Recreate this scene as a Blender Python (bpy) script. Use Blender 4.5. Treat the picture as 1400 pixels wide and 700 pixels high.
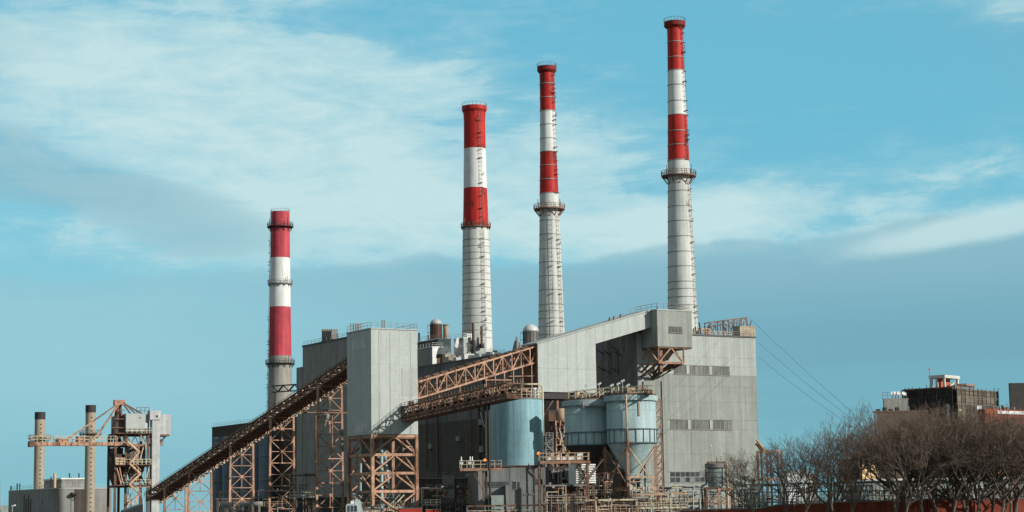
import bpy, math, random
from mathutils import Vector, Matrix
R = random.Random(11)
sc = bpy.context.scene
for o in list(bpy.data.objects): bpy.data.objects.remove(o)

# ------------------------------------------------------------------ camera
FPX = 2600.0                                  # focal length in photo pixels (photo is 1400 x 700)
PITCH = math.atan(350.0 / FPX)
ROLL = 0.0152
CAMP = Vector((0, 0, 4.0))
cF = Vector((0, math.cos(PITCH), math.sin(PITCH)))
u0 = Vector((0, -math.sin(PITCH), math.cos(PITCH))); r0 = Vector((1, 0, 0))
cU = u0 * math.cos(ROLL) + r0 * math.sin(ROLL)
cR = r0 * math.cos(ROLL) - u0 * math.sin(ROLL)
cam = bpy.data.cameras.new("camera"); camo = bpy.data.objects.new("camera", cam)
sc.collection.objects.link(camo)
m = Matrix((cR, cU, -cF)).transposed().to_4x4(); m.translation = CAMP
camo.matrix_world = m
cam.sensor_width = 36; cam.sensor_fit = 'HORIZONTAL'; cam.lens = 36 * FPX / 1400
cam.clip_start = 1; cam.clip_end = 20000
sc.camera = camo

# ------------------------------------------------------------------ light
SUN_AZ = math.radians(63)                     # from "behind the camera" towards the right
SUN_EL = math.radians(24)
S = Vector((math.sin(SUN_AZ) * math.cos(SUN_EL), -math.cos(SUN_AZ) * math.cos(SUN_EL), math.sin(SUN_EL)))
sun = bpy.data.lights.new("sun", 'SUN'); sun.energy = 4.8; sun.angle = math.radians(0.5); sun.color = (1, .945, .86)
suno = bpy.data.objects.new("sun", sun); sc.collection.objects.link(suno)
suno.rotation_euler = S.to_track_quat('Z', 'Y').to_euler()
sc.view_settings.view_transform = 'Standard'; sc.view_settings.look = 'None'
sc.view_settings.exposure = 0.0; sc.view_settings.gamma = 1.0

def sky_world():
    w = bpy.data.worlds.new("World"); sc.world = w; w.use_nodes = True
    nt = w.node_tree; N = nt.nodes; L = nt.links
    bg = N['Background']; bg.inputs[1].default_value = SKY_STRENGTH
    sky = N.new('ShaderNodeTexSky'); sky.sky_type = 'NISHITA'; sky.sun_disc = False
    sky.sun_elevation = SUN_EL; sky.sun_rotation = math.pi - SUN_AZ
    sky.air_density = 1.0; sky.dust_density = .6; sky.ozone_density = 1.5
    def val(s, sock):
        if isinstance(s, (int, float)): sock.default_value = s
        else: L.new(s, sock)
    def mt(op, a, b=0.0, c=0.0):
        n = N.new('ShaderNodeMath'); n.operation = op
        for i, s in enumerate((a, b, c)): val(s, n.inputs[i])
        return n.outputs[0]
    def smooth(x, a, b):
        n = N.new('ShaderNodeMapRange'); n.interpolation_type = 'SMOOTHSTEP'
        L.new(x, n.inputs[0]); n.inputs[1].default_value = a; n.inputs[2].default_value = b
        return n.outputs[0]
    def mix(f, a, b):
        n = N.new('ShaderNodeMix'); n.data_type = 'RGBA'
        val(f, n.inputs[0])
        for s, k in ((a, 6), (b, 7)):
            if isinstance(s, tuple): n.inputs[k].default_value = (*s, 1)
            else: L.new(s, n.inputs[k])
        return n.outputs[2]
    tc = N.new('ShaderNodeTexCoord'); sp = N.new('ShaderNodeSeparateXYZ'); L.new(tc.outputs['Generated'], sp.inputs[0])
    az = mt('ARCTAN2', sp.outputs[0], sp.outputs[1]); el = mt('ARCSINE', sp.outputs[2])
    def noise(sx, sy, off, detail, rough=.55, dist=0.0):
        cb = N.new('ShaderNodeCombineXYZ'); L.new(mt('MULTIPLY', az, sx), cb.inputs[0]); L.new(mt('MULTIPLY', el, sy), cb.inputs[1])
        cb.inputs[2].default_value = off
        n = N.new('ShaderNodeTexNoise'); L.new(cb.outputs[0], n.inputs['Vector']); n.inputs['Scale'].default_value = 1
        n.inputs['Detail'].default_value = detail; n.inputs['Roughness'].default_value = rough; n.inputs['Distortion'].default_value = dist
        return n.outputs[0]
    def blob(px, py, sx, sy, wgt, tilt=0.0):
        a0 = (px - 700) / FPX; e0 = (700 - py) / FPX
        da = mt('SUBTRACT', az, a0); de = mt('SUBTRACT', mt('SUBTRACT', el, e0), mt('MULTIPLY', da, tilt))
        da = mt('DIVIDE', da, sx / FPX); de = mt('DIVIDE', de, sy / FPX)
        r = mt('ADD', mt('MULTIPLY', da, da), mt('MULTIPLY', de, de))
        return mt('MULTIPLY', mt('EXPONENT', mt('MULTIPLY', r, -1)), wgt)
    def total(xs):
        s = xs[0]
        for x in xs[1:]: s = mt('ADD', s, x)
        return s
    # clear sky: the physical sky, graded a little towards teal
    tint = N.new('ShaderNodeMix'); tint.data_type = 'RGBA'; tint.blend_type = 'MULTIPLY'; tint.inputs[0].default_value = 1
    L.new(sky.outputs[0], tint.inputs[6]); tint.inputs[7].default_value = (*SKY_TINT, 1)
    clear = mix(.62, tint.outputs[2], SKY_TEAL)
    n1 = noise(7, 16, 3.1, 8, .6, .4); n2 = noise(24, 64, 8.3, 10, .64, .5); n3 = noise(3, 9, 15.0, 6, .55, .2)
    nn = mt('ADD', mt('MULTIPLY', mt('SUBTRACT', n1, .5), 1.5), mt('MULTIPLY', mt('SUBTRACT', n2, .5), .85))
    # pale high cloud
    hi = total([blob(130, 70, 300, 120, .85), blob(330, 160, 330, 110, .55), blob(560, 280, 430, 85, .95), blob(640, 110, 130, 40, .45), blob(470, 75, 70, 26, .35), blob(820, 190, 120, 60, .3),
                blob(1000, 295, 150, 34, .6, .1), blob(1290, 340, 170, 26, .75, .12), blob(1390, 20, 90, 50, .7), blob(250, 330, 260, 60, .45),
                blob(1310, 250, 90, 30, .35), blob(900, 330, 260, 40, .4), nn])
    n4 = noise(11, 75, 5.5, 10, .66, .8)
    hi = mt('ADD', hi, mt('MULTIPLY', mt('SUBTRACT', n4, .5), .9))
    hi = mt('ADD', mt('MULTIPLY', smooth(hi, .0, 1.25), .82), mt('MULTIPLY', smooth(hi, .4, .62), .18))
    hi = mt('MULTIPLY', hi, mt('ADD', .72, mt('MULTIPLY', n2, .56)))
    far = smooth(mt('ADD', mt('ABSOLUTE', az), mt('MULTIPLY', el, .9)), .42, .75)   # beyond the view: unseen neutral cloud added to whiten the fill light
    hi2 = smooth(mt('ADD', n3, mt('MULTIPLY', nn, .3)), .25, .6)
    hi = mt('MULTIPLY', hi, mt('SUBTRACT', 1.0, far))
    col = mix(mt('MINIMUM', hi, .95), clear, CLOUD_PALE)
    # grey-blue bank low over the horizon, with a wavy upper edge, and a grey patch high on the left
    edge = mt('ADD', mt('ADD', .1345, mt('MULTIPLY', az, .045)), mt('ADD', mt('MULTIPLY', mt('SUBTRACT', noise(8, 4, 2.0, 9, .55), .5), .045), mt('MULTIPLY', mt('SUBTRACT', n2, .5), .007)))
    bank = mt('ADD', mt('MULTIPLY', smooth(mt('SUBTRACT', edge, el), -.0015, .0025), .55), mt('MULTIPLY', smooth(mt('SUBTRACT', edge, el), -.006, .016), .45))
    fade = smooth(el, .02, .09)
    lay = smooth(noise(4, 55, 21.0, 7, .6, .5), .34, .66)
    bank = mt('MULTIPLY', bank, mt('ADD', mt('ADD', .5, mt('MULTIPLY', lay, .2)), mt('MULTIPLY', mt('MULTIPLY', fade, smooth(az, -.26, .06)), .42)))
    pat = total([blob(120, 262, 230, 42, .95, -.15), blob(270, 330, 120, 30, .6), blob(20, 190, 90, 30, .4), mt('MULTIPLY', nn, .45), mt('MULTIPLY', mt('SUBTRACT', n4, .5), .8)])
    pat = mt('MULTIPLY', mt('ADD', mt('MULTIPLY', smooth(pat, .28, .5), .45), mt('MULTIPLY', smooth(pat, .15, .95), .55)), .72)
    gcol = mix(mt('MULTIPLY', smooth(el, .135, .085), mt('ADD', .35, mt('MULTIPLY', smooth(az, -.1, .2), .65))), CLOUD_GREY, CLOUD_GREY_LOW)
    col = mix(mt('MAXIMUM', bank, pat), col, gcol)
    st = smooth(total([blob(1290, 342, 150, 20, .95, .14), blob(1395, 320, 90, 26, .5), mt('MULTIPLY', nn, .5)]), .2, .85)
    col = mix(mt('MULTIPLY', st, .75), col, CLOUD_PALE)
    low = mt('MULTIPLY', mt('MULTIPLY', smooth(el, .16, .10), smooth(el, .015, .075)), smooth(az, .1, -.22))
    col = mix(mt('MULTIPLY', mt('MULTIPLY', low, mt('ADD', .45, n1)), .75), col, LOW_HAZE)
    col = mix(mt('MULTIPLY', hi2, far), col, CLOUD_FILL)
    L.new(col, bg.inputs[0])
SKY_STRENGTH = 0.1
SKY_TINT = (.62, 1.0, .95)
SKY_TEAL = (1.8, 6.0, 8.0)
CLOUD_FILL = (3.5, 3.5, 3.3)  # unseen cloud, kept neutral to take the teal out of the ambient light
LOW_HAZE = (3.3, 6.1, 6.9)
CLOUD_PALE = (5.6, 7.7, 7.9)
CLOUD_GREY = (2.55, 4.9, 5.85)
CLOUD_GREY_LOW = (1.75, 4.1, 5.1)
sky_world()

# ------------------------------------------------------------------ picking places from the photograph's perspective
def at(px, py, Y):
    d = cF + cR * ((px - 700) / FPX) - cU * ((py - 350) / FPX)
    return CAMP + d * (Y / d.y)
def proj(P):
    v = P - CAMP; z = v.dot(cF)
    return 700 + FPX * v.dot(cR) / z, 350 - FPX * v.dot(cU) / z
def hit(P, D, px):
    v = P - CAMP; k = (px - 700) / FPX
    return -(v.dot(cR) - k * v.dot(cF)) / (D.dot(cR) - k * D.dot(cF))
def zof(x, y, py):
    v = Vector((x, y, 0)) - CAMP; k = (350 - py) / FPX; D = Vector((0, 0, 1))
    return -(v.dot(cU) - k * v.dot(cF)) / (D.dot(cU) - k * D.dot(cF))
GA = math.radians(30.2)                       # the plant's own grid, turned against the view
class G:
    """a local frame on the ground: x along the plant's grid to the right, y away to the left"""
    def __init__(s, P, rot=GA):
        s.o = Vector((P.x, P.y, 0)); s.rot = rot
        s.U = Vector((math.cos(rot), math.sin(rot), 0)); s.V = Vector((-math.sin(rot), math.cos(rot), 0))
    def w(s, x, y, z): return s.o + s.U * x + s.V * y + Vector((0, 0, z))
    def x(s, px, y=0, z=15): return hit(s.w(0, y, z), s.U, px)
    def y(s, px, x=0, z=15): return hit(s.w(x, 0, z), s.V, px)
    def z(s, py, x=0, y=0): p = s.w(x, y, 0); return zof(p.x, p.y, py)

# ------------------------------------------------------------------ materials
def M(name, c, rough=.8, metal=0., var=.22, scale=.35, streak=0., rand=0., rust=0., rustcol=(.16, .07, .035), bump=0., fine=.12):
    m = bpy.data.materials.new(name); m.use_nodes = True
    nt = m.node_tree; N = nt.nodes; L = nt.links; b = N['Principled BSDF']
    b.inputs['Roughness'].default_value = rough; b.inputs['Metallic'].default_value = metal
    b.inputs['Specular IOR Level'].default_value = .3
    geo = N.new('ShaderNodeNewGeometry')
    def noise(sx, sz, detail=5, off=0):
        mp = N.new('ShaderNodeMapping'); mp.inputs['Scale'].default_value = (sx, sx, sz); mp.inputs['Location'].default_value = (off, off * .7, off * .3)
        L.new(geo.outputs['Position'], mp.inputs[0])
        n = N.new('ShaderNodeTexNoise'); L.new(mp.outputs[0], n.inputs['Vector']); n.inputs['Scale'].default_value = 1; n.inputs['Detail'].default_value = detail
        n.inputs['Roughness'].default_value = .62
        return n.outputs[0]
    def rng(x, a, b_, lo, hi):
        r = N.new('ShaderNodeMapRange'); L.new(x, r.inputs[0])
        for i, v in enumerate((a, b_, lo, hi)): r.inputs[i + 1].default_value = v
        return r.outputs[0]
    def mul(a, b_):
        n = N.new('ShaderNodeMath'); n.operation = 'MULTIPLY'; L.new(a, n.inputs[0]); L.new(b_, n.inputs[1]); return n.outputs[0]
    f = rng(noise(scale, scale), .3, .7, 1 - var, 1 + var * .6)
    if fine: f = mul(f, rng(noise(3.1, 3.1, 3, 5), .3, .7, 1 - fine, 1 + fine))
    if streak:
        f = mul(f, rng(noise(1.1, .035, 4, 9), .35, .68, 1 + streak * .25, 1 - streak))
        f = mul(f, rng(noise(.33, .05, 5, 21), .38, .7, 1 + streak * .15, 1 - streak * .7))
    if rand:
        oi = N.new('ShaderNodeObjectInfo'); f = mul(f, rng(oi.outputs['Random'], 0, 1, 1 - rand, 1 + rand))
    mx = N.new('ShaderNodeMix'); mx.data_type = 'RGBA'; mx.blend_type = 'MULTIPLY'; mx.inputs[0].default_value = 1
    mx.inputs[6].default_value = (*c, 1)
    cb = N.new('ShaderNodeCombineColor')
    for i in range(3): L.new(f, cb.inputs[i])
    L.new(cb.outputs[0], mx.inputs[7]); out = mx.outputs[2]
    if rust:
        m2 = N.new('ShaderNodeMix'); m2.data_type = 'RGBA'; L.new(out, m2.inputs[6]); m2.inputs[7].default_value = (*rustcol, 1)
        k = mul(noise(.9, .22, 6, 33), rng(noise(.25, .2, 3, 40), .35, .65, .6, 1.3))
        L.new(rng(k, .62 - rust * .3, .74 - rust * .22, 0, .85), m2.inputs[0]); out = m2.outputs[2]
    L.new(out, b.inputs['Base Color'])
    if bump:
        bp = N.new('ShaderNodeBump'); bp.inputs['Strength'].default_value = bump; bp.inputs['Distance'].default_value = .1
        L.new(noise(4, 4, 4, 2), bp.inputs['Height']); L.new(bp.outputs[0], b.inputs['Normal'])
    return m
def glow(name, c, s):
    m = bpy.data.materials.new(name); m.use_nodes = True; b = m.node_tree.nodes['Principled BSDF']
    b.inputs['Base Color'].default_value = (*c, 1); b.inputs['Emission Color'].default_value = (*c, 1); b.inputs['Emission Strength'].default_value = s
    return m
def glassy(name, c, rough=.15):
    m = M(name, c, rough, var=.3, scale=1.2, rand=.5); m.node_tree.nodes['Principled BSDF'].inputs['Specular IOR Level'].default_value = .6
    return m
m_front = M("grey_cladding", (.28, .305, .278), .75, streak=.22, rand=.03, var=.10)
m_frontpale = M("pale_cladding", (.385, .42, .395), .75, streak=.18, rand=.02, var=.08)
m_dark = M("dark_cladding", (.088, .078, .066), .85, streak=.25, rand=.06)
m_dark3 = M("upper_cladding_shade_tone", (.15, .148, .14), .85, streak=.3, rand=.06)  # paler upper course: shade deepening down the wall is put into the colour
m_dark2 = M("brown_black_cladding", (.075, .062, .054), .85, streak=.3, rand=.08)
m_tower = M("tower_cladding", (.41, .45, .43), .7, streak=.10, rand=.012, var=.07)
m_louvre = M("grey_louvre", (.165, .175, .16), .8, streak=.3, rand=.25)
m_hoop = M("hoop_steel", (.33, .33, .31), .7)
m_seam = M("seam_metal", (.12, .12, .12), .8)
m_roof = M("roof_felt", (.10, .10, .10), .95)
m_pent = M("penthouse_paint", (.50, .52, .51), .8, streak=.2, rand=.05)
m_palewall = M("pale_grey_wall", (.20, .21, .205), .85, streak=.25, var=.15)
m_white = M("white_paint", (.72, .74, .72), .6, streak=.14, rand=.03, var=.1)
m_beige = M("beige_render", (.42, .36, .27), .85, streak=.2)
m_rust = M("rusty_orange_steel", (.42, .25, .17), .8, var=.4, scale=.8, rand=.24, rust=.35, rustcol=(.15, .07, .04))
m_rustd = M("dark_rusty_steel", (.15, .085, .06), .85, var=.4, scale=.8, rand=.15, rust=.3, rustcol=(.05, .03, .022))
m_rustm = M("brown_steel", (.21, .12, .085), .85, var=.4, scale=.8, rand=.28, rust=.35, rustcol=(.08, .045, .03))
m_tan = M("tan_painted_steel", (.55, .38, .26), .75, var=.25, scale=.9, rand=.1, rust=.25)
m_conv = M("conveyor_brown_steel", (.20, .12, .09), .85, var=.4, scale=.8, rand=.25)
m_hood = M("tan_belt_hood", (.62, .46, .34), .7, var=.3, scale=.9, rand=.2, rust=.2)
m_cream = M("cream_rail_paint", (.55, .50, .36), .7, var=.25, scale=1, rand=.1, rust=.2)
m_black = M("dark_steel", (.035, .033, .032), .7, var=.3, rand=.15)
m_mid = M("grey_steel", (.21, .21, .20), .65, var=.25, rand=.15)
m_galv = M("galvanised_steel", (.46, .47, .46), .5, metal=.05, var=.2, rand=.1)
m_blue = M("pale_blue_paint", (.255, .455, .515), .55, var=.14, streak=.34, rand=.015)
m_blue2 = M("blue_grey_paint", (.12, .16, .19), .7, var=.2, streak=.25)
m_silo = M("pale_silo_paint", (.355, .475, .485), .55, var=.1, streak=.22, rand=.015)
m_red = M("chimney_red_paint", (.50, .022, .016), .62, var=.22, scale=.3, streak=.3, rust=.12, rustcol=(.09, .02, .015))
m_redd = M("dirty_red_rim", (.20, .02, .015), .75, var=.4, scale=.8)
m_pink = M("haze_pinked_red_paint", (.50, .065, .085), .7, var=.22, scale=.3, streak=.3, rust=.1, rustcol=(.30, .05, .06))  # red shifted to pink: distance haze is put into the paint colour
m_cwhite = M("chimney_white_paint", (.72, .745, .725), .65, var=.12, scale=.3, streak=.18)
m_conc = M("chimney_concrete", (.58, .605, .575), .85, var=.14, scale=.25, streak=.2)
m_concd = M("old_chimney_concrete", (.30, .29, .26), .85, var=.2, scale=.2, streak=.2)
m_tanc = M("tan_chimney", (.355, .305, .235), .8, var=.12, streak=.1)
m_wallgrey = M("grey_block_wall", (.26, .26, .24), .85, streak=.2, var=.15)
m_brick = M("red_brick_wall", (.30, .075, .045), .9, var=.3, scale=.6, streak=.25, bump=.2)
m_brick2 = M("orange_brick", (.42, .12, .06), .9, var=.2, scale=.6)
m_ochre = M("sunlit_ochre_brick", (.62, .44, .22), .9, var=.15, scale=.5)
m_brownb = M("brown_brick", (.13, .095, .075), .9, var=.15, scale=.3, streak=.1)
m_net = M("dark_scaffold_netting", (.035, .033, .032), .95, var=.35, scale=.7, rand=.4)
m_net2 = M("brown_scaffold_netting", (.13, .11, .085), .95, var=.3, scale=.7, rand=.45)
m_glass = glassy("dark_window_glass", (.05, .06, .065))
m_glass2 = glassy("pale_window_glass", (.16, .18, .18))
m_bark = M("tree_bark", (.15, .12, .095), .95, var=.45, scale=1.4, fine=.25)
m_twig = M("bare_twigs", (.165, .122, .094), .95, var=.35, scale=.5, fine=.2)
m_fir = M("evergreen_needles", (.06, .055, .03), .9, var=.4, scale=1.5)
m_ground = M("yard_ground", (.12, .11, .10), .95, var=.3, scale=.08)
m_redp = M("red_painted_metal", (.45, .05, .03), .5)
m_vehicle = M("pale_blue_vehicle_paint", (.42, .49, .50), .4, var=.1)
m_fence = M("grey_green_fence_paint", (.10, .115, .105), .6, var=.2, rand=.25)
m_green = M("pale_green_cladding", (.30, .36, .33), .7, streak=.2, rand=.1)
m_lamp = glow("sodium_lamp_glow", (1, .20, .01), 2.2)
m_lens = M("floodlight_housing", (.75, .77, .75), .35, var=.05)
# ------------------------------------------------------------------ builders
def link(o): sc.collection.objects.link(o); return o
def T(name, label, cat, g, rot=None, group=None, z=0.0, at_xy=None):
    """an Empty at the thing's base; g is a local frame (or a world point)"""
    o = link(bpy.data.objects.new(name, None)); o.empty_display_size = .5
    if isinstance(g, G): o.location = g.o + Vector((0, 0, z)); o.rotation_euler = (0, 0, g.rot)
    else: o.location = Vector(g); o.rotation_euler = (0, 0, rot or 0)
    o['label'] = label; o['category'] = cat
    if group: o['group'] = group
    return o
class MB:
    def __init__(s): s.v = []; s.f = []
    def poly(s, vs, fs):
        n = len(s.v); s.v += [tuple(v) for v in vs]; s.f += [tuple(i + n for i in f) for f in fs]; return s
    def box(s, x0, x1, y0, y1, z0, z1):
        return s.poly([(x0, y0, z0), (x1, y0, z0), (x1, y1, z0), (x0, y1, z0), (x0, y0, z1), (x1, y0, z1), (x1, y1, z1), (x0, y1, z1)],
                      [(3, 2, 1, 0), (4, 5, 6, 7), (0, 1, 5, 4), (1, 2, 6, 5), (2, 3, 7, 6), (3, 0, 4, 7)])
    def beam(s, p, q, w, h=None):
        p = Vector(p); q = Vector(q); h = h or w; d = (q - p); k = d.to_track_quat('Z', 'Y'); X = k @ Vector((w / 2, 0, 0)); Y = k @ Vector((0, h / 2, 0))
        return s.poly([p - X - Y, p + X - Y, p + X + Y, p - X + Y, q - X - Y, q + X - Y, q + X + Y, q - X + Y],
                      [(3, 2, 1, 0), (4, 5, 6, 7), (0, 1, 5, 4), (1, 2, 6, 5), (2, 3, 7, 6), (3, 0, 4, 7)])
    def cyl(s, p, q, r0, r1=None, n=12, caps=True):
        p = Vector(p); q = Vector(q); r1 = r0 if r1 is None else r1; k = (q - p).to_track_quat('Z', 'Y')
        vs = []
        for P, r in ((p, r0), (q, r1)):
            for i in range(n):
                a = 2 * math.pi * i / n; vs.append(P + k @ Vector((r * math.cos(a), r * math.sin(a), 0)))
        fs = [(i, (i + 1) % n, n + (i + 1) % n, n + i) for i in range(n)]
        if caps: fs += [tuple(range(n - 1, -1, -1)), tuple(range(n, 2 * n))]
        return s.poly(vs, fs)
    def lathe(s, prof, n=32, c=(0, 0), cap0=False, cap1=False):
        vs = []; k = len(prof)
        for r, z in prof:
            for i in range(n):
                a = 2 * math.pi * i / n; vs.append((c[0] + r * math.cos(a), c[1] + r * math.sin(a), z))
        fs = [(j * n + i, j * n + (i + 1) % n, (j + 1) * n + (i + 1) % n, (j + 1) * n + i) for j in range(k - 1) for i in range(n)]
        if cap0: fs.append(tuple(range(n - 1, -1, -1)))
        if cap1: fs.append(tuple(range((k - 1) * n, k * n)))
        return s.poly(vs, fs)
    def tube(s, pts, r, n=8):
        for a, b in zip(pts, pts[1:]): s.cyl(a, b, r, n=n)
        return s
    def prism(s, pts, y0, y1):
        """polygon in x,z extruded along y"""
        n = len(pts)
        vs = [(x, y0, z) for x, z in pts] + [(x, y1, z) for x, z in pts]
        return s.poly(vs, [tuple(range(n)), tuple(range(2 * n - 1, n - 1, -1))] + [(i + n, (i + 1) % n + n, (i + 1) % n, i) for i in range(n)])
    def build(s, name, mat, par=None, smooth=False, label=None):
        me = bpy.data.meshes.new(name); me.from_pydata(s.v, [], s.f); me.materials.append(mat); me.update()
        if smooth:
            me.polygons.foreach_set('use_smooth', [len(p.vertices) == 4 for p in me.polygons]); 
        o = link(bpy.data.objects.new(name, me)); o.parent = par
        if label: o['label'] = label
        return o
_u = {}
def unit(kind, mat):
    k = (kind, mat.name)
    if k not in _u:
        b = MB()
        if kind == 'box': b.box(-.5, .5, -.5, .5, -.5, .5)
        else: b.cyl((0, 0, -.5), (0, 0, .5), 1, n=10)
        me = bpy.data.meshes.new(kind + "_" + mat.name); me.from_pydata(b.v, [], b.f); me.materials.append(mat)
        if kind == 'cyl': me.polygons.foreach_set('use_smooth', [len(p.vertices) == 4 for p in me.polygons])
        _u[k] = me
    return _u[k]
def pbox(par, name, mat, x0, x1, y0, y1, z0, z1):
    o = link(bpy.data.objects.new(name, unit('box', mat))); o.parent = par
    o.location = ((x0 + x1) / 2, (y0 + y1) / 2, (z0 + z1) / 2); o.scale = (x1 - x0, y1 - y0, z1 - z0); return o
def pbeam(par, name, mat, p, q, w, h=None, kind='box'):
    p = Vector(p); q = Vector(q); o = link(bpy.data.objects.new(name, unit(kind, mat))); o.parent = par
    d = q - p; o.location = (p + q) / 2; o.rotation_mode = 'QUATERNION'; o.rotation_quaternion = d.to_track_quat('Z', 'Y')
    o.scale = (w, h or w, d.length); return o
def ppipe(par, name, mat, p, q, r): return pbeam(par, name, mat, p, q, r, r, 'cyl')
def copy_tree(o, par=None):
    c = link(o.copy()); c.parent = par
    for ch in o.children: copy_tree(ch, c)
    return c
def rail(par, pts, mat, h=1.1, step=2.0, t=.07, name='railing'):
    b = MB()
    for a, c in zip(pts, pts[1:]):
        a = Vector(a); c = Vector(c); n = max(1, round((c - a).length / step))
        for i in range(n + 1):
            p = a.lerp(c, i / n); b.beam(p, p + Vector((0, 0, h)), t)
        for k in (.5, 1): b.beam(a + Vector((0, 0, h * k)), c + Vector((0, 0, h * k)), t)
    return b.build(name, mat, par)
def ladder(par, p, q, mat, out=(0, -1, 0), w=.6, t=.08, cage=True, step=1.0):
    """rails and rungs from p up to q, with cage hoops on the outer side"""
    p = Vector(p); q = Vector(q); out = Vector(out).normalized(); side = out.cross(Vector((0, 0, 1))).normalized() * w / 2
    b = MB(); b.beam(p + side, q + side, t); b.beam(p - side, q - side, t)
    n = max(2, int((q - p).length / step))
    for i in range(n):
        c = p.lerp(q, (i + .5) / n); b.beam(c + side, c - side, t)
        if cage and i % 2 == 0:
            o1 = c + side * 1.3 + out * .75; o2 = c - side * 1.3 + out * .75
            b.beam(c + side, o1, t); b.beam(o1, o2, t); b.beam(o2, c - side, t)
    if cage:
        for k in (1, 0, -1): b.beam(p + side * 1.3 * k + out * .75, q + side * 1.3 * k + out * .75, t * .8)
    return b.build('ladder', mat, par)
def panels(par, mat, face, plane, xs, zs, skip=None, t=.06, gap=.02, name='panel'):
    """cladding panels, each its own piece, on a face at y = plane ('front') or x = plane ('left'); they stand t proud of it"""
    for i in range(len(xs) - 1):
        for j in range(len(zs) - 1):
            a0, a1 = min(xs[i], xs[i + 1]), max(xs[i], xs[i + 1]); z0, z1 = min(zs[j], zs[j + 1]), max(zs[j], zs[j + 1])
            if skip and skip((a0 + a1) / 2, (z0 + z1) / 2): continue
            d = t + R.uniform(-.012, .012); g = gap / 2
            if face == 'front': pbox(par, name, mat, a0 + g, a1 - g, plane - d, plane, z0 + g, z1 - g)
            else: pbox(par, name, mat, plane - d, plane, a0 + g, a1 - g, z0 + g, z1 - g)
def lin(a, b, n): return [a + (b - a) * i / n for i in range(n + 1)]
def struct(o, kind='structure'): o['kind'] = kind; return o

# ------------------------------------------------------------------ ground and river
b = MB(); b.poly([(-6000, 300, 0), (6000, 300, 0), (6000, 9000, 0), (-6000, 9000, 0)], [(0, 1, 2, 3)]); struct(b.build('ground', m_ground))
b = MB(); b.poly([(-6000, -2500, -2.5), (6000, -2500, -2.5), (6000, 300, -2.5), (-6000, 300, -2.5)], [(0, 1, 2, 3)])
m_river = M("river_water", (.03, .05, .05), .12, var=.2, bump=.35); struct(b.build('river', m_river))
b = MB(); b.box(-6000, 6000, 299.2, 300.4, -5, .35); struct(b.build('quay_wall', m_wallgrey))

# ------------------------------------------------------------------ main boiler house
gm = G(at(873, 560, 472)); H = gm.z(455.5)
t = T('boiler_house', 'huge grey clad boiler house with three ribbon windows facing the river', 'power station building', gm)
W = gm.x(1037.3, 0, 20); D0 = gm.y(571, 0, 30) + 40
MB().box(0, W, 0, D0, -1, H).build('wall', m_front, t)
fz = [gm.z(p, 12) for p in (702, 690, 659.5, 645, 621, 587, 573.5, 549, 528, 511.5, 499, 487)] + [H]
wins = []
for pa, pb, i, k in ((921, 997.5, 9, 13), (916, 1001, 5, 15), (916, 1003, 2, 13)):
    wins.append((gm.x(pa, 0, fz[i]), gm.x(pb, 0, fz[i]), fz[i], fz[i + 1], k))
fx = lin(-.14, W, 14)
def inwin(a, z): return any(w0 - 1.2 < a < w1 + 1.2 and z0 < z < z1 for w0, w1, z0, z1, k in wins)
for j in range(len(fz) - 1):
    mat = m_frontpale if j >= 9 else m_front
    panels(t, mat, 'front', 0, fx, [fz[j], fz[j + 1]], inwin, gap=.035)
for n_, (w0, w1, z0, z1, k) in enumerate(wins):
    # cheeks between the last whole panel and the window
    near = [a for a in fx]; mat = m_frontpale if n_ == 0 else m_front
    cov = [(fx[i], fx[i + 1]) for i in range(14) if inwin((fx[i] + fx[i + 1]) / 2, (z0 + z1) / 2)]
    lo, hi = min(c[0] for c in cov), max(c[1] for c in cov)
    if lo < w0 - .1: pbox(t, 'panel', mat, lo + .01, w0 - .02, -.06, 0, z0 + .03, z1 - .03)
    if hi > w1 + .1: pbox(t, 'panel', mat, w1 + .02, hi - .01, -.06, 0, z0 + .03, z1 - .03)
    f = MB(); f.box(w0, w1, -.22, -.002, z0 - .12, z0 + .1); f.box(w0, w1, -.2, -.002, z1 - .1, z1 + .1)
    fr = f.build('window', m_mid, t)
    xs = lin(w0 + .05, w1 - .05, k)
    rows = lin(z0 + .1, z1 - .1, 2 if n_ == 2 else 1)
    for i in range(k):
        for r_ in range(len(rows) - 1):
            pbox(fr, 'pane', m_glass2 if (n_ == 2 and R.random() < .4) else m_glass if n_ == 2 else m_louvre, xs[i] + .1, xs[i + 1] - .1, -.07 - R.uniform(0, .02), -.003, rows[r_] + .05, rows[r_ + 1] - .05)
        if i: pbox(fr, 'mullion', m_front, xs[i] - .07, xs[i] + .07, -.16, -.004, z0 + .1, z1 - .1)
    if n_ < 2:
        for px in ((940, 971) if n_ == 0 else (942, 972)):
            xa = gm.x(px - 2, 0, z0); xb = gm.x(px + 2, 0, z0); pbox(fr, 'pier', m_frontpale, xa, xb, -.24, -.005, z0 + .1, z1 - .1)
    else:
        pbox(fr, 'transom', m_front, w0, w1, -.15, -.006, (z0 + z1) / 2 - .08, (z0 + z1) / 2 + .08)
lz = [-.5, H * .3, H * .64, H]
panels(t, m_dark, 'left', 0, lin(0, D0, 24), lz[:3], t=.06, gap=.06); panels(t, m_dark3, 'left', 0, lin(0, D0, 24), lz[2:], t=.06, gap=.05)  # top course painted paler so the wall seems to darken downward
c = MB(); c.box(-.25, W + .15, -.3, D0, H, H + .35); c.build('roof', m_seam, t)
for px in (881.5, 907): pbeam(t, 'downpipe', m_mid, (gm.x(px), -.3, 0), (gm.x(px), -.3, gm.z(520)), .22)
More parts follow.
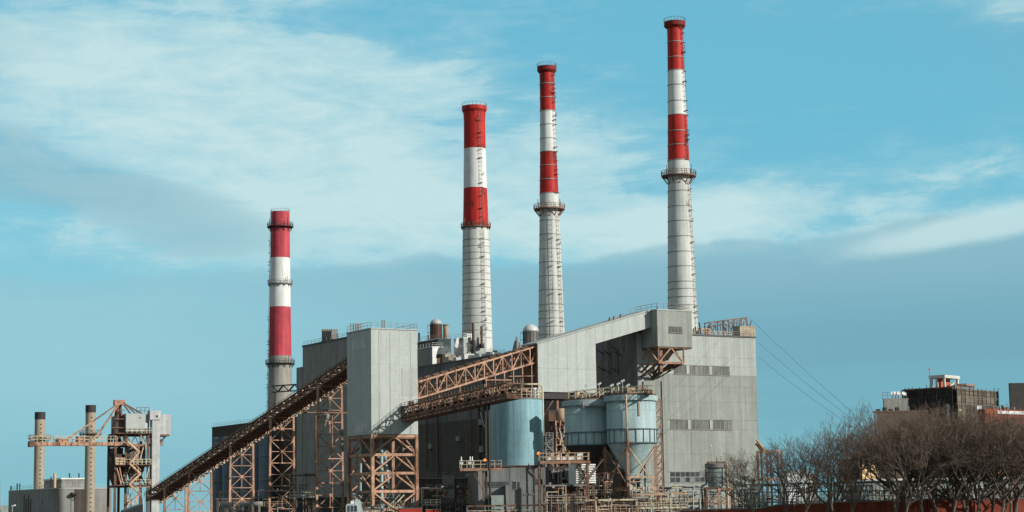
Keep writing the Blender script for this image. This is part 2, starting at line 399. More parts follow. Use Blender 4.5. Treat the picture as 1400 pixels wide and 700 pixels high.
# brackets and pipes on the dark side wall, under the gallery
for k, (px, p0, p1) in enumerate(((834, 463, 513), (843.5, 477, 512), (854.5, 457, 485), (841, 465, 480), (846, 478, 512))):
    yy = gm.y(px, 0, 38); ppipe(t, 'vent_pipe', m_mid, (-.6, yy, gm.z(p1, 0, yy)), (-.6, yy, gm.z(p0, 0, yy)), .16)
for px, py in ((827, 482), (836, 483), (846, 477), (850, 484), (828, 505), (835, 508), (846, 507)):
    yy = gm.y(px, 0, 38); z_ = gm.z(py, 0, yy); pbeam(t, 'bracket', m_black, (-.1, yy, z_ - .4), (-1.6, yy + 1, z_ + .7), .22)
for px, pt, pb, w_ in ((657, 560, 690, .3), (646, 556, 640, .16), (600, 560, 690, .25), (585, 540, 640, .16), (700, 520, 560, .3), (722, 515, 690, .35)):
    yy = gm.y(px, 0, 25); ppipe(t, 'wall_pipe', m_rustd, (-.5, yy, gm.z(pb, 0, yy)), (-.5, yy, gm.z(pt, 0, yy)), w_)
for px, py, s_ in ((659, 577, 1.2), (659.5, 614, 1.3), (628, 600, .9), (610, 560, .8), (590, 610, 1.0)):
    yy = gm.y(px, 0, 25); zz = gm.z(py, 0, yy); pbox(t, 'wall_box', m_wallgrey, -.7, -.05, yy - s_, yy + s_, zz - s_ * .7, zz + s_ * .7)
for px, py in ((640, 662), (615, 655)):
    yy = gm.y(px, 0, 12); zz = gm.z(py, 0, yy); pbox(t, 'side_door', m_mid, -.2, -.05, yy - 2, yy + 2, 0, zz)
rail(t, [(gm.x(948, 0, H), .4, H + .35), (W - .2, .4, H + .35), (W - .2, 30, H + .35)], m_mid, 1.2, 2.2)

# taller block behind, and its lower end
g2 = G(gm.w(-.6, gm.y(494, 0, 50), 0)); W2 = g2.x(568, 0, 55); L2 = g2.y(414, 0, 50); H2 = g2.z(474.5, 0, L2)
t = T('turbine_hall', 'tall dark grey block of the plant rising behind the cream transfer tower', 'power station building', g2)
MB().box(0, W2, 0, L2, -1, H2).build('wall', m_wallgrey, t)
panels(t, m_wallgrey, 'left', 0, lin(0, L2, 9), [-.5, H2 * .36, H2 * .7, H2 - 6, H2])
panels(t, m_frontpale, 'front', 0, lin(0, W2, 5), [H, (H + H2) / 2, H2])
L2b = g2.y(409, .8, 40); H2b = g2.z(503, .8, L2b)
pbox(t, 'stair_bay', m_wallgrey, -.2, 20, L2 + .02, L2b, -.5, H2b)
MB().box(-.3, W2 + .3, -.2, L2 + .2, H2, H2 + .5).build('roof', m_seam, t)
rail(t, [(.2, L2 - .4, H2 + .5), (.2, 1, H2 + .5)], m_mid, 1.3, 3)
# low brown annex at the far left end
g3 = G(g2.w(.4, L2b + .3, 0)); L3 = g3.y(290, 0, 25); H3 = g3.z(585.5, 0, L3)
t = T('bunker_annex', 'low brown black windowless building end behind the long rising conveyor', 'power station building', g3)
MB().box(0, 34, 0, L3, -1, H3).build('wall', m_seam, t)
panels(t, m_dark2, 'left', 0, lin(0, L3, 9), [-.5, H3 * .5, H3], t=.12, gap=.05)
MB().box(-.3, 34.2, -.2, L3 + .2, H3, H3 + .4).build('roof', m_seam, t)
rail(t, [(.2, L3 - .4, H3 + .4), (.2, 1, H3 + .4)], m_mid, 1.2, 3)
ns = 6
for i in range(ns):
    px = 300.5 + 12.6 * i
    yy = g3.y(px, -4.5, 12); p = g3.w(-4.5, yy, 0)
    s_ = T('storage_silo', ('leftmost' if i == 0 else 'second' if i == 1 else 'third' if i == 2 else 'fourth' if i == 3 else 'fifth' if i == 4 else 'rightmost') + ' slim blue grey silo of the row of six under the long conveyor', 'silo', p, GA, 'blue grey silos under the long conveyor')
    hz = zof(p.x, p.y, 598 - i * 1.2)
    b = MB(); b.lathe([(2.5, 0), (2.5, hz)], 24, cap1=True); b.build('shell', m_blue2, s_, True)
    for k in (.25, .5, .75, .97):
        b = MB(); b.lathe([(2.5, hz * k), (2.62, hz * k), (2.62, hz * k + .25), (2.5, hz * k + .25)], 24); b.build('hoop', m_mid, s_)
# ------------------------------------------------------------------ the four big chimneys
def interp(prof, py):
    for (a, ra), (b_, rb) in zip(prof, prof[1:]):
        if a <= py <= b_: return ra + (rb - ra) * (py - a) / (b_ - a)
    return prof[-1][1] if py > prof[-1][0] else prof[0][1]
def chimney(label, px, pyref, Y, prof, bands, hoops, decks, lad, top, hoopmat=m_hoop, fine=None):
    P = at(px, pyref, Y); x, y = P.x, P.y; sc_ = Y / FPX
    z = lambda py: zof(x, y, py)
    rad = lambda py: interp(prof, py) * sc_ / 2
    t = T('chimney', label, 'chimney', (x, y, 0), GA)
    for p0, p1, mat, nm in bands:
        n = max(1, round((p1 - p0) / 22)); ps = lin(p0, p1, n)
        zz = lambda p: 0 if p >= 699 else z(p)
        b = MB(); b.lathe([(rad(p), zz(p)) for p in reversed(ps)], 48, cap1=False); b.build(nm, mat, t, True)
    z0 = z(prof[0][0]); r0_ = rad(prof[0][0])
    # rim with an open flue
    fl = MB(); fw = top[0] * sc_ / 2; th = top[1] * sc_
    fl.lathe([(r0_, z0 - th * 1.6), (fw, z0 - th), (fw, z0), (r0_ * .8, z0 + .02), (r0_ * .8, z0 - 2.5)], 48); fl.build('rim', top[2], t)
    MB().lathe([(r0_ * .8, z0 - 2.4), (.01, z0 - 2.4)], 24).build('flue', m_black, t)
    b = MB()
    for i in range(20):
        a, a2 = math.pi * i / 10, math.pi * (i + 1) / 10; e, e2 = Vector((fw * math.cos(a), fw * math.sin(a), z0)), Vector((fw * math.cos(a2), fw * math.sin(a2), z0))
        b.beam(e, e + Vector((0, 0, 1.0)), .07); b.beam(e + Vector((0, 0, 1.0)), e2 + Vector((0, 0, 1.0)), .06)
    b.build('top_railing', m_rustd, t)
    for py in hoops:
        r = rad(py); h = .14; b = MB(); b.lathe([(r - .02, z(py) - h), (r + .11, z(py) - h), (r + .11, z(py) + h * .5), (r - .02, z(py) + h * .5)], 48); b.build('hoop', hoopmat, t)
    for py in fine or ():
        r = rad(py); b = MB(); b.lathe([(r - .02, z(py) - .1), (r + .035, z(py) - .1), (r + .035, z(py) + .1), (r - .02, z(py) + .1)], 48); b.build('joint', m_mid, t)
    for py, wpx, mat in decks:
        r = rad(py) ; ro = wpx * sc_ / 2; zz = z(py)
        b = MB(); b.lathe([(r - .05, zz), (ro, zz), (ro, zz + .3), (r - .05, zz + .3)], 40); d = b.build('platform', mat, t)
        b = MB(); n = 22
        for i in range(n):
            a = 2 * math.pi * i / n; a2 = 2 * math.pi * (i + 1) / n
            e = Vector((ro * math.cos(a), ro * math.sin(a), zz + .3)); e2 = Vector((ro * math.cos(a2), ro * math.sin(a2), zz + .3))
            b.beam(e, e + Vector((0, 0, 1.3)), .12); b.beam(e + Vector((0, 0, 1.3)), e2 + Vector((0, 0, 1.3)), .1); b.beam(e + Vector((0, 0, .7)), e2 + Vector((0, 0, .7)), .1)
        b.build('railing', mat, d)
        for i in range(12):
            a = 2 * math.pi * i / 12; pbeam(d, 'brace', mat, (ro * .97 * math.cos(a), ro * .97 * math.sin(a), zz), (r * math.cos(a), r * math.sin(a), zz - (ro - r) * 1.2), .22)
        for i in range(0, 12, 3):
            a = 2 * math.pi * (i + .4) / 12; e = Vector((ro * math.cos(a), ro * math.sin(a), zz + .3))
            ppipe(d, 'lamp_post', mat, e, e + Vector((0, 0, 2.6)), .1)
    for ang, p0, p1, mat, kind in lad:
        # ang: degrees from the viewer's side, positive to the right
        a = math.radians(ang) - GA; dirv = Vector((math.sin(a), -math.cos(a), 0))
        zs = [z(p1) + (z(p0) - z(p1)) * i / 14 for i in range(15)]
        b = MB()
        def P_(zz):
            k = [(z(p), rad(p)) for p in range(int(p0), int(p1) + 12, 6)]
            r = k[-1][1]
            for (za, ra), (zb, rb) in zip(k, k[1:]):
                if zb <= zz <= za: r = rb + (ra - rb) * (zz - zb) / max(za - zb, .01)
            return dirv * (r + .25) + Vector((0, 0, zz))
        side = dirv.cross(Vector((0, 0, 1))) * .45
        for za, zb in zip(zs, zs[1:]):
            A, B = P_(za), P_(zb)
            for s_ in (-1, 1):
                b.beam(A + side * s_, B + side * s_, .07)
            n = max(2, int((zb - za) / 1.1))
            for i in range(n):
                c = A.lerp(B, i / n); b.beam(c + side, c - side, .07)
                if R.random() < kind * .6:
                    o = c + dirv * .6; b.beam(c + side, o + side, .11); b.beam(c - side, o - side, .11); b.beam(o + side, o - side, .11)
                if R.random() < kind * .3:
                    e = side * R.choice((-1, 1)); b.beam(c + e, c + e * 2.4 - dirv * .2, .12); b.beam(c + e * 2.2, c + e * 2.2 + Vector((0, 0, 1.0)), .12)
        b.build('ladder', mat, t)
        for i in range(2, 14, 3):     # rest platforms
            c = P_(zs[i]); b = MB(); b.box(-.6, .6, -.3, .3, 0, .1); o = b.build('rest_platform', mat, t); o.location = c + dirv * .3; o.rotation_euler = (0, 0, a)
    return t
chimney('pink red and white banded chimney standing alone at the left, beyond the conveyor', 383, 420, 720,
        [(290, 25.5), (354, 27), (420, 29), (487, 31), (560, 33.5), (700, 38)],
        [(290, 353, m_pink, 'red_band'), (353, 420, m_cwhite, 'white_band'), (420, 487, m_pink, 'red_band'), (487, 700, m_concd, 'concrete_shaft')],
        [], [(311, 36, m_black), (389, 34, m_mid), (498, 40, m_black)], [(-88, 288, 640, m_black, .5)], (25.5, 3, m_concd))
c1f = [329, 338, 347, 356, 365, 375, 384, 394, 404, 413, 423, 433, 443, 453, 463]
chimney('widest red and white chimney with plain grey shaft, left of the central pair', 650.5, 310, 620,
        [(146, 32), (152, 29.5), (204, 30.5), (258, 32.6), (308, 35), (314, 36.4), (485, 42.5), (700, 50)],
        [(146, 204, m_red, 'red_band'), (204, 258, m_cwhite, 'white_band'), (258, 310, m_red, 'red_band'), (310, 700, m_conc, 'concrete_shaft')],
        [], [(312, 41, m_rustm)], [(28, 150, 310, m_rustd, .5), (28, 316, 490, m_rustm, .4)], (35, 5, m_red), fine=c1f)
chimney('slender red and white chimney with dark hoops, middle of the central three', 751, 285, 580,
        [(91.5, 21), (97, 20.3), (152, 21), (208, 23), (265, 26), (290, 27), (470, 37), (700, 47)],
        [(91.5, 152, m_red, 'red_band'), (152, 208, m_cwhite, 'white_band'), (208, 265, m_red, 'red_band'), (265, 700, m_conc, 'concrete_shaft')],
        [115, 134, 152, 171, 190, 208, 227, 246, 265, 302, 321, 341, 359, 378, 397, 417, 426, 436, 447, 458], [(287, 43, m_rustm)],
        [(50, 92, 265, m_rustd, .5), (46, 292, 466, m_rustm, .4), (6, 290, 466, m_hoop, .0)], (27, 6, m_redd))
chimney('tallest red and white chimney rising behind the clad head house', 928, 240, 520,
        [(30.5, 22), (37, 21), (97, 23), (158, 26), (220, 29.5), (245, 30.5), (430, 40.5), (700, 52)],
        [(30.5, 97, m_red, 'red_band'), (97, 158, m_cwhite, 'white_band'), (158, 220, m_red, 'red_band'), (220, 700, m_conc, 'concrete_shaft')],
        [58, 79, 97, 117, 139, 158, 180, 199, 220, 262, 283, 303, 324, 345, 365, 386, 396, 407, 418, 429], [(242, 48, m_rustm)],
        [(54, 34, 220, m_rustd, .5), (52, 246, 450, m_rustm, .4)], (30, 6, m_redd))

# two tan stacks at the far left
def stack(px, ptop, Y, w, label, deck):
    P = at(px, 610, Y); r = w * Y / FPX / 2; z = lambda p: zof(P.x, P.y, p)
    t = T('exhaust_stack', label, 'chimney', P.xy.to_3d(), GA, 'tan exhaust stacks')
    MB().lathe([(r * 1.03, 0), (r, z(ptop + 10))], 28).build('shaft', m_tanc, t, True)
    MB().lathe([(r * 1.04, z(ptop + 10)), (r * 1.04, z(ptop)), (r * .85, z(ptop)), (r * .85, z(ptop) - 2)], 28).build('cap_band', m_black, t)
    zz = z(deck); ro = r * 2.15
    d = MB().lathe([(r, zz), (ro, zz), (ro, zz + .25), (r, zz + .25)], 28).build('platform', m_rustd, t)
    b = MB()
    for i in range(16):
        a = i * math.pi / 8; e = Vector((ro * math.cos(a), ro * math.sin(a), zz)); a += math.pi / 8; e2 = Vector((ro * math.cos(a), ro * math.sin(a), zz))
        for k in (.7, 1.3): b.beam(e + Vector((0, 0, k)), e2 + Vector((0, 0, k)), .1)
        b.beam(e, e + Vector((0, 0, 1.3)), .1); b.beam(e, (r * .95 * e.x / ro, r * .95 * e.y / ro, zz - 1.8), .12)
    b.build('railing', m_mid, d)
    b = MB(); n = 26
    for i in range(n):
        a = math.radians(28) - GA; c = Vector((math.sin(a) * r * 1.04, -math.cos(a) * r * 1.04, z(ptop + 14) * (i + .5) / n)); b.box(c.x - .22, c.x + .22, c.y - .15, c.y + .15, c.z - .12, c.z + .12)
    b.build('ladder_rungs', m_rustd, t)
stack(54, 563.5, 655, 13.8, 'far left tan stack with dark cap, standing behind the low grey building', 600)
stack(123.3, 554, 600, 13.6, 'taller tan stack with dark cap, beside the ship unloader mast', 594)
# ------------------------------------------------------------------ cream transfer tower on its steel frame
gt = G(at(508, 594, 430)); tw = gt.x(571, 0, 30); td = gt.y(475, 0, 30); zb = gt.z(593.5); zt = gt.z(449.5)
t = T('transfer_tower', 'tall pale clad transfer tower standing on an orange steel frame', 'tower', gt)
tower = t
MB().box(0, tw, 0, td, zb, zt).build('wall', m_tower, t)
panels(t, m_tower, 'front', 0, lin(-.06, tw, 5), [zb, zb + (zt - zb) * .33, zb + (zt - zb) * .66, zt], gap=.015)
panels(t, m_tower, 'left', 0, lin(0, td, 3), [zb, zb + (zt - zb) * .33, zb + (zt - zb) * .66, zt], gap=.015)
zq = lambda p: gt.z(p)
pbox(t, 'patch_panel', m_pent, -.13, -.065, gt.y(503, 0, 25), gt.y(481, 0, 25), zq(590), zq(577)); pbox(t, 'patch_panel', m_pent, -.12, -.065, gt.y(502, 0, 40), gt.y(482, 0, 40), zq(474), zq(461))
pbox(t, 'patch_panel', m_frontpale, gt.x(549, 0, 35), gt.x(570, 0, 35), -.11, -.065, zq(540), zq(502))
for px in (518, 533, 561): pbeam(t, 'drip_flashing', m_mid, (gt.x(px, 0, 35), -.09, zq(592)), (gt.x(px, 0, 35), -.09, zq(452)), .05)
MB().box(-.25, tw + .15, -.25, td + .15, zt, zt + .25).build('roof', m_tower, t)
rail(t, [(0, td, zt + .25), (0, 0, zt + .25), (tw, 0, zt + .25), (tw, td, zt + .25)], m_mid, 1.3, 1.8)
for px in (477, 480.5, 484, 487.5, 491): # louvre posts on the roof, left
    yy = gt.y(px, 0, 34); pbeam(t, 'roof_post', m_mid, (.6, yy, zt + .2), (.6, yy, gt.z(442, .6, yy)), .28)
for px in (523, 526): xx = gt.x(px, .8, 34); ppipe(t, 'vent_pipe', m_mid, (xx, .8, zt), (xx, .8, zt + 2.2), .15)
MB().box(.2, tw - .2, .2, td - .2, zb - 1.0, zb - .01).build('floor_beam', m_rustm, t)
lv = [gt.z(p) for p in (596, 621.5, 647, 672, 697)] + [-.2]
xm = tw / 2; ym = td / 2
for x, y in ((.3, .3), (tw - .3, .3), (.3, td - .3), (tw - .3, td - .3)): pbeam(t, 'leg', m_rust, (x, y, -.3), (x, y, zb), .7)
for x, y in ((xm, td - .3), (tw * .55, td * .5)): pbeam(t, 'inner_column', m_rust, (x, y, -.3), (x, y, zb), .45)
for i, z in enumerate(lv[:-1]):
    for p, q in (((.3, .3), (tw - .3, .3)), ((.3, .3), (.3, td - .3)), ((tw - .3, .3), (tw - .3, td - .3)), ((.3, td - .3), (tw - .3, td - .3))):
        pbeam(t, 'girt', m_rust, (*p, z), (*q, z), .42, .6)
    z2 = lv[i + 1]; up, dn = z - .3, z2 + .3
    for p, q in (((.3, .3), (tw - .3, .3)), ((.3, .3), (.3, td - .3)), ((tw - .3, .3), (tw - .3, td - .3)), ((.3, td - .3), (tw - .3, td - .3))):
        p = Vector((*p, 0)); q = Vector((*q, 0)); mid = (p + q) / 2; d_ = (q - p).normalized()
        if i == 3: a_, b_ = dn, up
        else: a_, b_ = up, dn
        pbeam(t, 'brace', m_rust, (p + d_ * .3 + Vector((0, 0, b_))), (mid - d_ * .25 + Vector((0, 0, a_))), .34)
        pbeam(t, 'brace', m_rust, (q - d_ * .3 + Vector((0, 0, b_))), (mid + d_ * .25 + Vector((0, 0, a_))), .34)
ppipe(t, 'drop_pipe', m_silo, (tw * .42, td * .4, 2), (tw * .42, td * .4, zb), .42)
ppipe(t, 'drop_pipe', m_silo, (tw * .75, td * .55, 3), (tw * .5, td * .45, zb - 3), .42)
ppipe(t, 'drop_pipe', m_silo, (1.6, td * .75, 3), (1.6, td * .7, zb), .3)
pbox(t, 'hopper', m_silo, tw * .6, tw * .82, td * .4, td * .75, 6.2, 8.4)
b = MB()
for i in range(14): b.box(tw * .35 + i * .32, tw * .35 + i * .32 + .34, 1.0, 2.0, 4 + i * .3, 4.1 + i * .3)
b.beam((tw * .35, 1, 4.1), (tw * .35 + 4.5, 1, 8.3), .2); b.beam((tw * .35, 1, 5.2), (tw * .35 + 4.5, 1, 9.4), .1); b.build('stairs', m_cream, t)
rail(t, [(tw * .35 + 4.5, 1, 8.2), (tw - .5, 1, 8.2)], m_cream)
rail(t, [(tw * .7, .6, lv[0] - 3.4), (tw - .4, .6, lv[0] - 3.4)], m_cream)

# ------------------------------------------------------------------ trussed conveyors
def gallery(t, p0, p1, side, w, h, bays, mc, md, hood=None, post=True, flip=False, deckmat=None, both=True, cw=.38, dw=.26):
    """a sloping trussed conveyor: p0 -> p1 is the near bottom chord, side points across to the far one"""
    p0 = Vector(p0); p1 = Vector(p1); side = Vector(side).normalized() * w; up = Vector((0, 0, h)); ax = (p1 - p0)
    f = lambda k: p0 + ax * k
    for s_ in ((Vector(), side) if both else (Vector(),)):
        pbeam(t, 'chord', mc, f(0) + s_, f(1) + s_, cw); pbeam(t, 'chord', mc, f(0) + s_ + up, f(1) + s_ + up, cw)
        for i in range(bays):
            a, m_, c = f(i / bays), f((i + .5) / bays), f((i + 1) / bays)
            if post: pbeam(t, 'post', md, a + s_, a + s_ + up, dw)
            if (i % 2 == 0) ^ flip: pbeam(t, 'diagonal', md, a + s_, c + s_ + up, dw)
            else: pbeam(t, 'diagonal', md, a + s_ + up, c + s_, dw)
        if post: pbeam(t, 'post', md, f(1) + s_, f(1) + s_ + up, dw)
    for i in range(bays + 1):
        pbeam(t, 'cross_beam', mc, f(i / bays), f(i / bays) + side, dw); pbeam(t, 'cross_beam', mc, f(i / bays) + up, f(i / bays) + side + up, dw)
    dm = deckmat or m_rustd
    b = MB(); n = side.normalized()
    def slab(z0, z1, w0, w1, nm, mat):
        A = [f(0) + side * w0, f(1) + side * w0, f(1) + side * w1, f(0) + side * w1]; bb = MB()
        bb.poly([v + Vector((0, 0, z0)) for v in A] + [v + Vector((0, 0, z1)) for v in A], [(3, 2, 1, 0), (4, 5, 6, 7), (0, 1, 5, 4), (1, 2, 6, 5), (2, 3, 7, 6), (3, 0, 4, 7)]); bb.build(nm, mat, t)
    slab(.22, .34, .03, .97, 'deck', dm); slab(h * .42, h * .5, .28, .72, 'belt', m_black)
    L = ax.length; k = max(2, int(L / 1.6)); bb = MB()
    for i in range(k):
        c = f((i + .5) / k); bb.beam(c + side * .25 + Vector((0, 0, .3)), c + side * .25 + Vector((0, 0, h * .52)), .12); bb.beam(c + side * .75 + Vector((0, 0, .3)), c + side * .75 + Vector((0, 0, h * .52)), .12)
        bb.beam(c + side * .25 + Vector((0, 0, h * .38)), c + side * .75 + Vector((0, 0, h * .38)), .16)
    bb.build('idler_frames', md, t)
    return f, side, up
# conveyor 2: from the tower up to the drive house, two galleries side by side
bf = 1.2
q0 = Vector((gt.x(571, bf, 30), bf, 0)); q0.z = gt.z(545, q0.x, bf)
q1 = Vector((gt.x(737, bf, 40), bf, 0)); q1.z = gt.z(494, q1.x, bf)
hh = (gt.z(522.5, q0.x, bf) - q0.z)
t = T('belt_conveyor', 'orange trussed conveyor climbing from the pale tower to the clad drive house', 'conveyor', gt)
f, side, up = gallery(t, q0, q1, (0, 1, 0), 3.2, hh, 13, m_rust, m_rust)
b = MB()
n = 15
for i in range(n):
    a = f((i + .12) / n) + up; c = f((i + .86) / n) + up; k = Vector((0, .1, .18)); e = Vector((0, 3.3, .1)); r = Vector((0, 1.6, .75))
    b = MB(); b.poly([a + k, c + k, c + e, a + e, a + r, c + r], [(0, 1, 5, 4), (2, 3, 4, 5), (0, 4, 3), (1, 2, 5), (3, 2, 1, 0)]); b.build('belt_hood', m_rustd, t)
rail(t, [f(0) + Vector((0, 3.0, .4)), f(1) + Vector((0, 3.0, .4))], m_tan, 1.1, 1.6)
# uprights and rails carrying its upper end
for px in (629, 665, 677.5, 690, 702.5, 715, 727.5):
    k = hit(gt.w(q0.x, bf, 30), gt.U, px); k = (k) / (q1.x - q0.x); pt = f(k); pbeam(t, 'hanger', m_rust, pt, pt + Vector((0, 0, -(3.8 if px < 680 else 6.2))), .22)
pa = f(.74); pb_ = f(.99)
pbeam(t, 'tie_rail', m_rust, (pa.x, bf - .05, gt.z(514.5, pa.x, bf)), (pb_.x, bf - .05, gt.z(514, pb_.x, bf)), .2)
pbeam(t, 'tie_rail', m_rust, (f(.54).x, bf - .15, gt.z(519.5, f(.54).x, bf)), (f(.76).x, bf - .15, gt.z(519.5, f(.76).x, bf)), .3)
pbeam(t, 'tie_rail', m_rust, (f(.66).x, bf - .2, gt.z(533, f(.66).x, bf)), (f(.9).x, bf - .2, gt.z(533, f(.9).x, bf)), .34)
for kx in (.56, .78): ppipe(t, 'support_column', m_black, (f(kx).x, 2.5, 0), (f(kx).x, 2.5, f(kx).z), .38)
lx0 = gt.x(549, -.2, 27); zs0 = gt.z(571, lx0, -.2)
P0 = gt.w(lx0, -.2, 0); le = hit(gt.w(lx0, 0, 31), -gt.V, 692)
gn = G(P0); ze = gn.z(539, 0, -le)
r0_ = Vector((0, 0, zs0)); r1_ = Vector((0, -le, ze))
t = T('belt_conveyor', 'lower darker conveyor running out from the pale tower towards the blue tank', 'conveyor', gn)
f2, side2, up2 = gallery(t, r0_, r1_, (1, 0, 0), 3.4, 2.3, 16, m_rustm, m_rustm, both=True, dw=.2, cw=.3)
b = MB(); A = [f2(0), f2(1), f2(1) + side2, f2(0) + side2]
b.poly([v + Vector((0, 0, -.9)) for v in A] + [v + Vector((0, 0, -.2)) for v in A], [(3, 2, 1, 0), (4, 5, 6, 7), (0, 1, 5, 4), (1, 2, 6, 5), (2, 3, 7, 6), (3, 0, 4, 7)]); b.build('drip_pan', m_rustd, t)
for i in range(22):
    p = f2((i + .5) / 22); pbox(t, 'clip', m_cream, -.2, -.02, p.y - .3, p.y + .15, p.z - .8, p.z - .62)
for i in range(46):
    p = f2((i + R.random()) / 46); x = R.choice((0, 0, 3.4, 3.5))
    pbeam(t, 'idler_bracket', R.choice((m_tan, m_rustm, m_rust, m_tan)), p + Vector((x, 0, R.uniform(.3, 1.6))), p + Vector((x + R.uniform(-.3, .3), R.uniform(-1.3, 1.3), R.uniform(1.0, 3.2))), .17)
for i in range(40):
    p = f2((i + .5) / 40); pbox(t, 'guard_plate', R.choice((m_tan, m_rust, m_rustm)), 3.45, 3.5, p.y - .25, p.y + .3, p.z + .3 + R.uniform(0, .3), p.z + .9 + R.uniform(0, .5))
rail(t, [f2(0) + up2, f2(1) + up2], m_rustm, 1.0, 1.5); rail(t, [f2(0) + up2 + side2, f2(1) + up2 + side2], m_tan, 1.0, 1.5)
pbox(t, 'motor_box', m_rustd, .9, 1.9, -2.6, -1.6, zs0 + 2.4, zs0 + 3.6)
kxs = [-gn.y(px, 1.7, 20) / le for px in (664, 669)]
for kx in kxs: pbeam(t, 'support_column', m_black, (1.7, -le * kx, 0), (1.7, -le * kx, f2(kx).z - .9), .36)
for kx in kxs[:1]: pbeam(t, 'support_brace', m_black, (1.7, -le * kx, f2(kx).z - 7), (1.7, -le * kx + 3, f2(kx).z - 1), .25)

# conveyor 1: long gallery from the tower's back down to the ground, on five trestles
cs = gt.w(2.0, td - .2, 0); cdir = at(197, 690, 533) - cs; gv = G(cs, math.atan2(cdir.y, cdir.x) - math.pi / 2)
xr = 0.0; s0 = Vector((0, 0, gv.z(513.5, 0, 0)))
ye = gv.y(203, 0, 5); s1 = Vector((0, ye, gv.z(697, 0, ye))); td_ = 0
t = T('long_conveyor', 'long brown conveyor rising from the ground at the left to the pale tower', 'conveyor', gv)
s0.z += 3.0; s1.z += 2.9; s1 = s1 + (s1 - s0) * .015; ye = s1.y
f1, side1, up1 = gallery(t, s0, s1, (1, 0, 0), 4.2, 2.1, 34, m_conv, m_conv, cw=.34, dw=.18, deckmat=m_conv)
n = 36
for i in range(n):
    p = f1((i + .5) / n); ly = ye / n
    b = MB(); x0, x1 = 1.5, 4.1; z0, z1 = p.z + 2.35, p.z + 3.05; y0, y1 = p.y - ly * .36, p.y + ly * .2; dz = (s1.z - s0.z) / ye
    b.poly([(x, y, z + (y - p.y) * dz) for y in (y0, y1) for x, z in ((x0, z0), (x1, z0), (x1, z1 - .1), (x1 - .5, z1 + .15), (x0 + .5, z1 + .15), (x0, z1 - .1))], [(0, 1, 2, 3, 4, 5), (11, 10, 9, 8, 7, 6)] + [(k, k + 6, (k + 1) % 6 + 6, (k + 1) % 6) for k in range(6)])
    b.build('belt_hood', m_hood, t)
    pbox(t, 'toe_board', m_conv, -.12 + xr, xr - .02, p.y - ly * .42, p.y + ly * .42, p.z + .25, p.z + .8)
for i in range(58):
    p = f1((i + .5) / 58); pbox(t, 'under_bracket', m_hood, 3.3, 4.75, p.y - .12, p.y + .12, p.z - .95, p.z - .6); pbeam(t, 'under_hanger', m_hood, (4.7, p.y, p.z - .7), (4.5, p.y + .7, p.z + .4), .2)
rail(t, [f1(0) + Vector((-.5, 0, 1.2)), f1(1) + Vector((-.5, 0, 1.2))], m_conv, 1.2, 1.6, .09)
rail(t, [f1(0) + side1 * 1.1 + Vector((0, 0, 1.4)), f1(1) + side1 * 1.1 + Vector((0, 0, 1.4))], m_tan, 1.4, 2.0)
A = f1
for i in range(64):
    p = A((i + .5) / 64); pbox(t, 'idler_end', m_cream, -.55, -.25, p.y - .1, p.y + .1, p.z - .12, p.z + .22)
for i in range(90):
    p = A((i + .5) / 90); pbeam(t, 'far_stay', m_hood, p + side1 * 1.16 + Vector((0, .5, .9)), p + side1 * 1.16 + Vector((0, -.5, 2.1)), .2)
for i in range(70):
    p = A((i + .5) / 70); pbeam(t, 'lower_stay', m_tan, p + side1 * 1.1 + Vector((0, .25, -.75)), p + side1 * 1.1 + Vector((0, -.25, .5)), .22)
    if i % 2: pbox(t, 'walkway_plate', m_tan, xr + 4.1, xr + 4.9, p.y - .45, p.y + .45, p.z - .8, p.z - .7)
def trestle(px, label, w=6.2):
    yy = gv.y(px, xr + 2.1, 20); k = (yy - s0.y) / (s1.y - s0.y); zt_ = f1(k).z - .3
    P = gv.w(xr + 2.1, yy, 0); t = T('conveyor_trestle', label, 'trestle', P, GA + math.radians(1), 'steel trestles under the long conveyor')
    sp = lambda z: w / 2 * (1 + .12 * (zt_ - z) / 30)
    for s_ in (-1, 1): pbeam(t, 'leg', m_rust, (s_ * sp(0), 0, -.2), (s_ * sp(zt_), 0, zt_), .38, .5)
    n = max(1, round(zt_ / 5.9)); zs = [zt_ - (zt_ / n) * i for i in range(n + 1)]
    for i in range(n):
        z0, z1 = zs[i], zs[i + 1]; zm = (z0 + z1) / 2
        pbeam(t, 'strut', m_rust, (-sp(z0), -.1, z0), (sp(z0), -.1, z0), .22)
        pbeam(t, 'strut', m_rust, (-sp(zm), -.12, zm), (sp(zm), -.12, zm), .17)
        for s_ in (-1, 1):
            pbeam(t, 'brace', m_rust, (s_ * sp(z0), -.15, z0), (0, -.15, zm), .19); pbeam(t, 'brace', m_rust, (s_ * sp(z1), -.15, z1), (0, -.15, zm), .19)
        pbeam(t, 'hanger', m_rust, (0, -.05, zm), (0, -.05, z1), .16)
        o = pbeam(t, 'gusset', m_rust, (0, -.25, zm - .35), (0, -.25, zm + .35), .75, .1)
trestle(451, 'nearest and tallest orange lattice trestle, just left of the pale tower')
trestle(385.5, 'second orange lattice trestle from the tower, below the pink banded chimney')
trestle(330.5, 'third orange lattice trestle, in front of the blue grey silos')
trestle(274, 'fourth, low orange lattice trestle at the left end of the silos', 6.2)
trestle(240, 'lowest orange trestle near the foot of the long conveyor', 6.0)

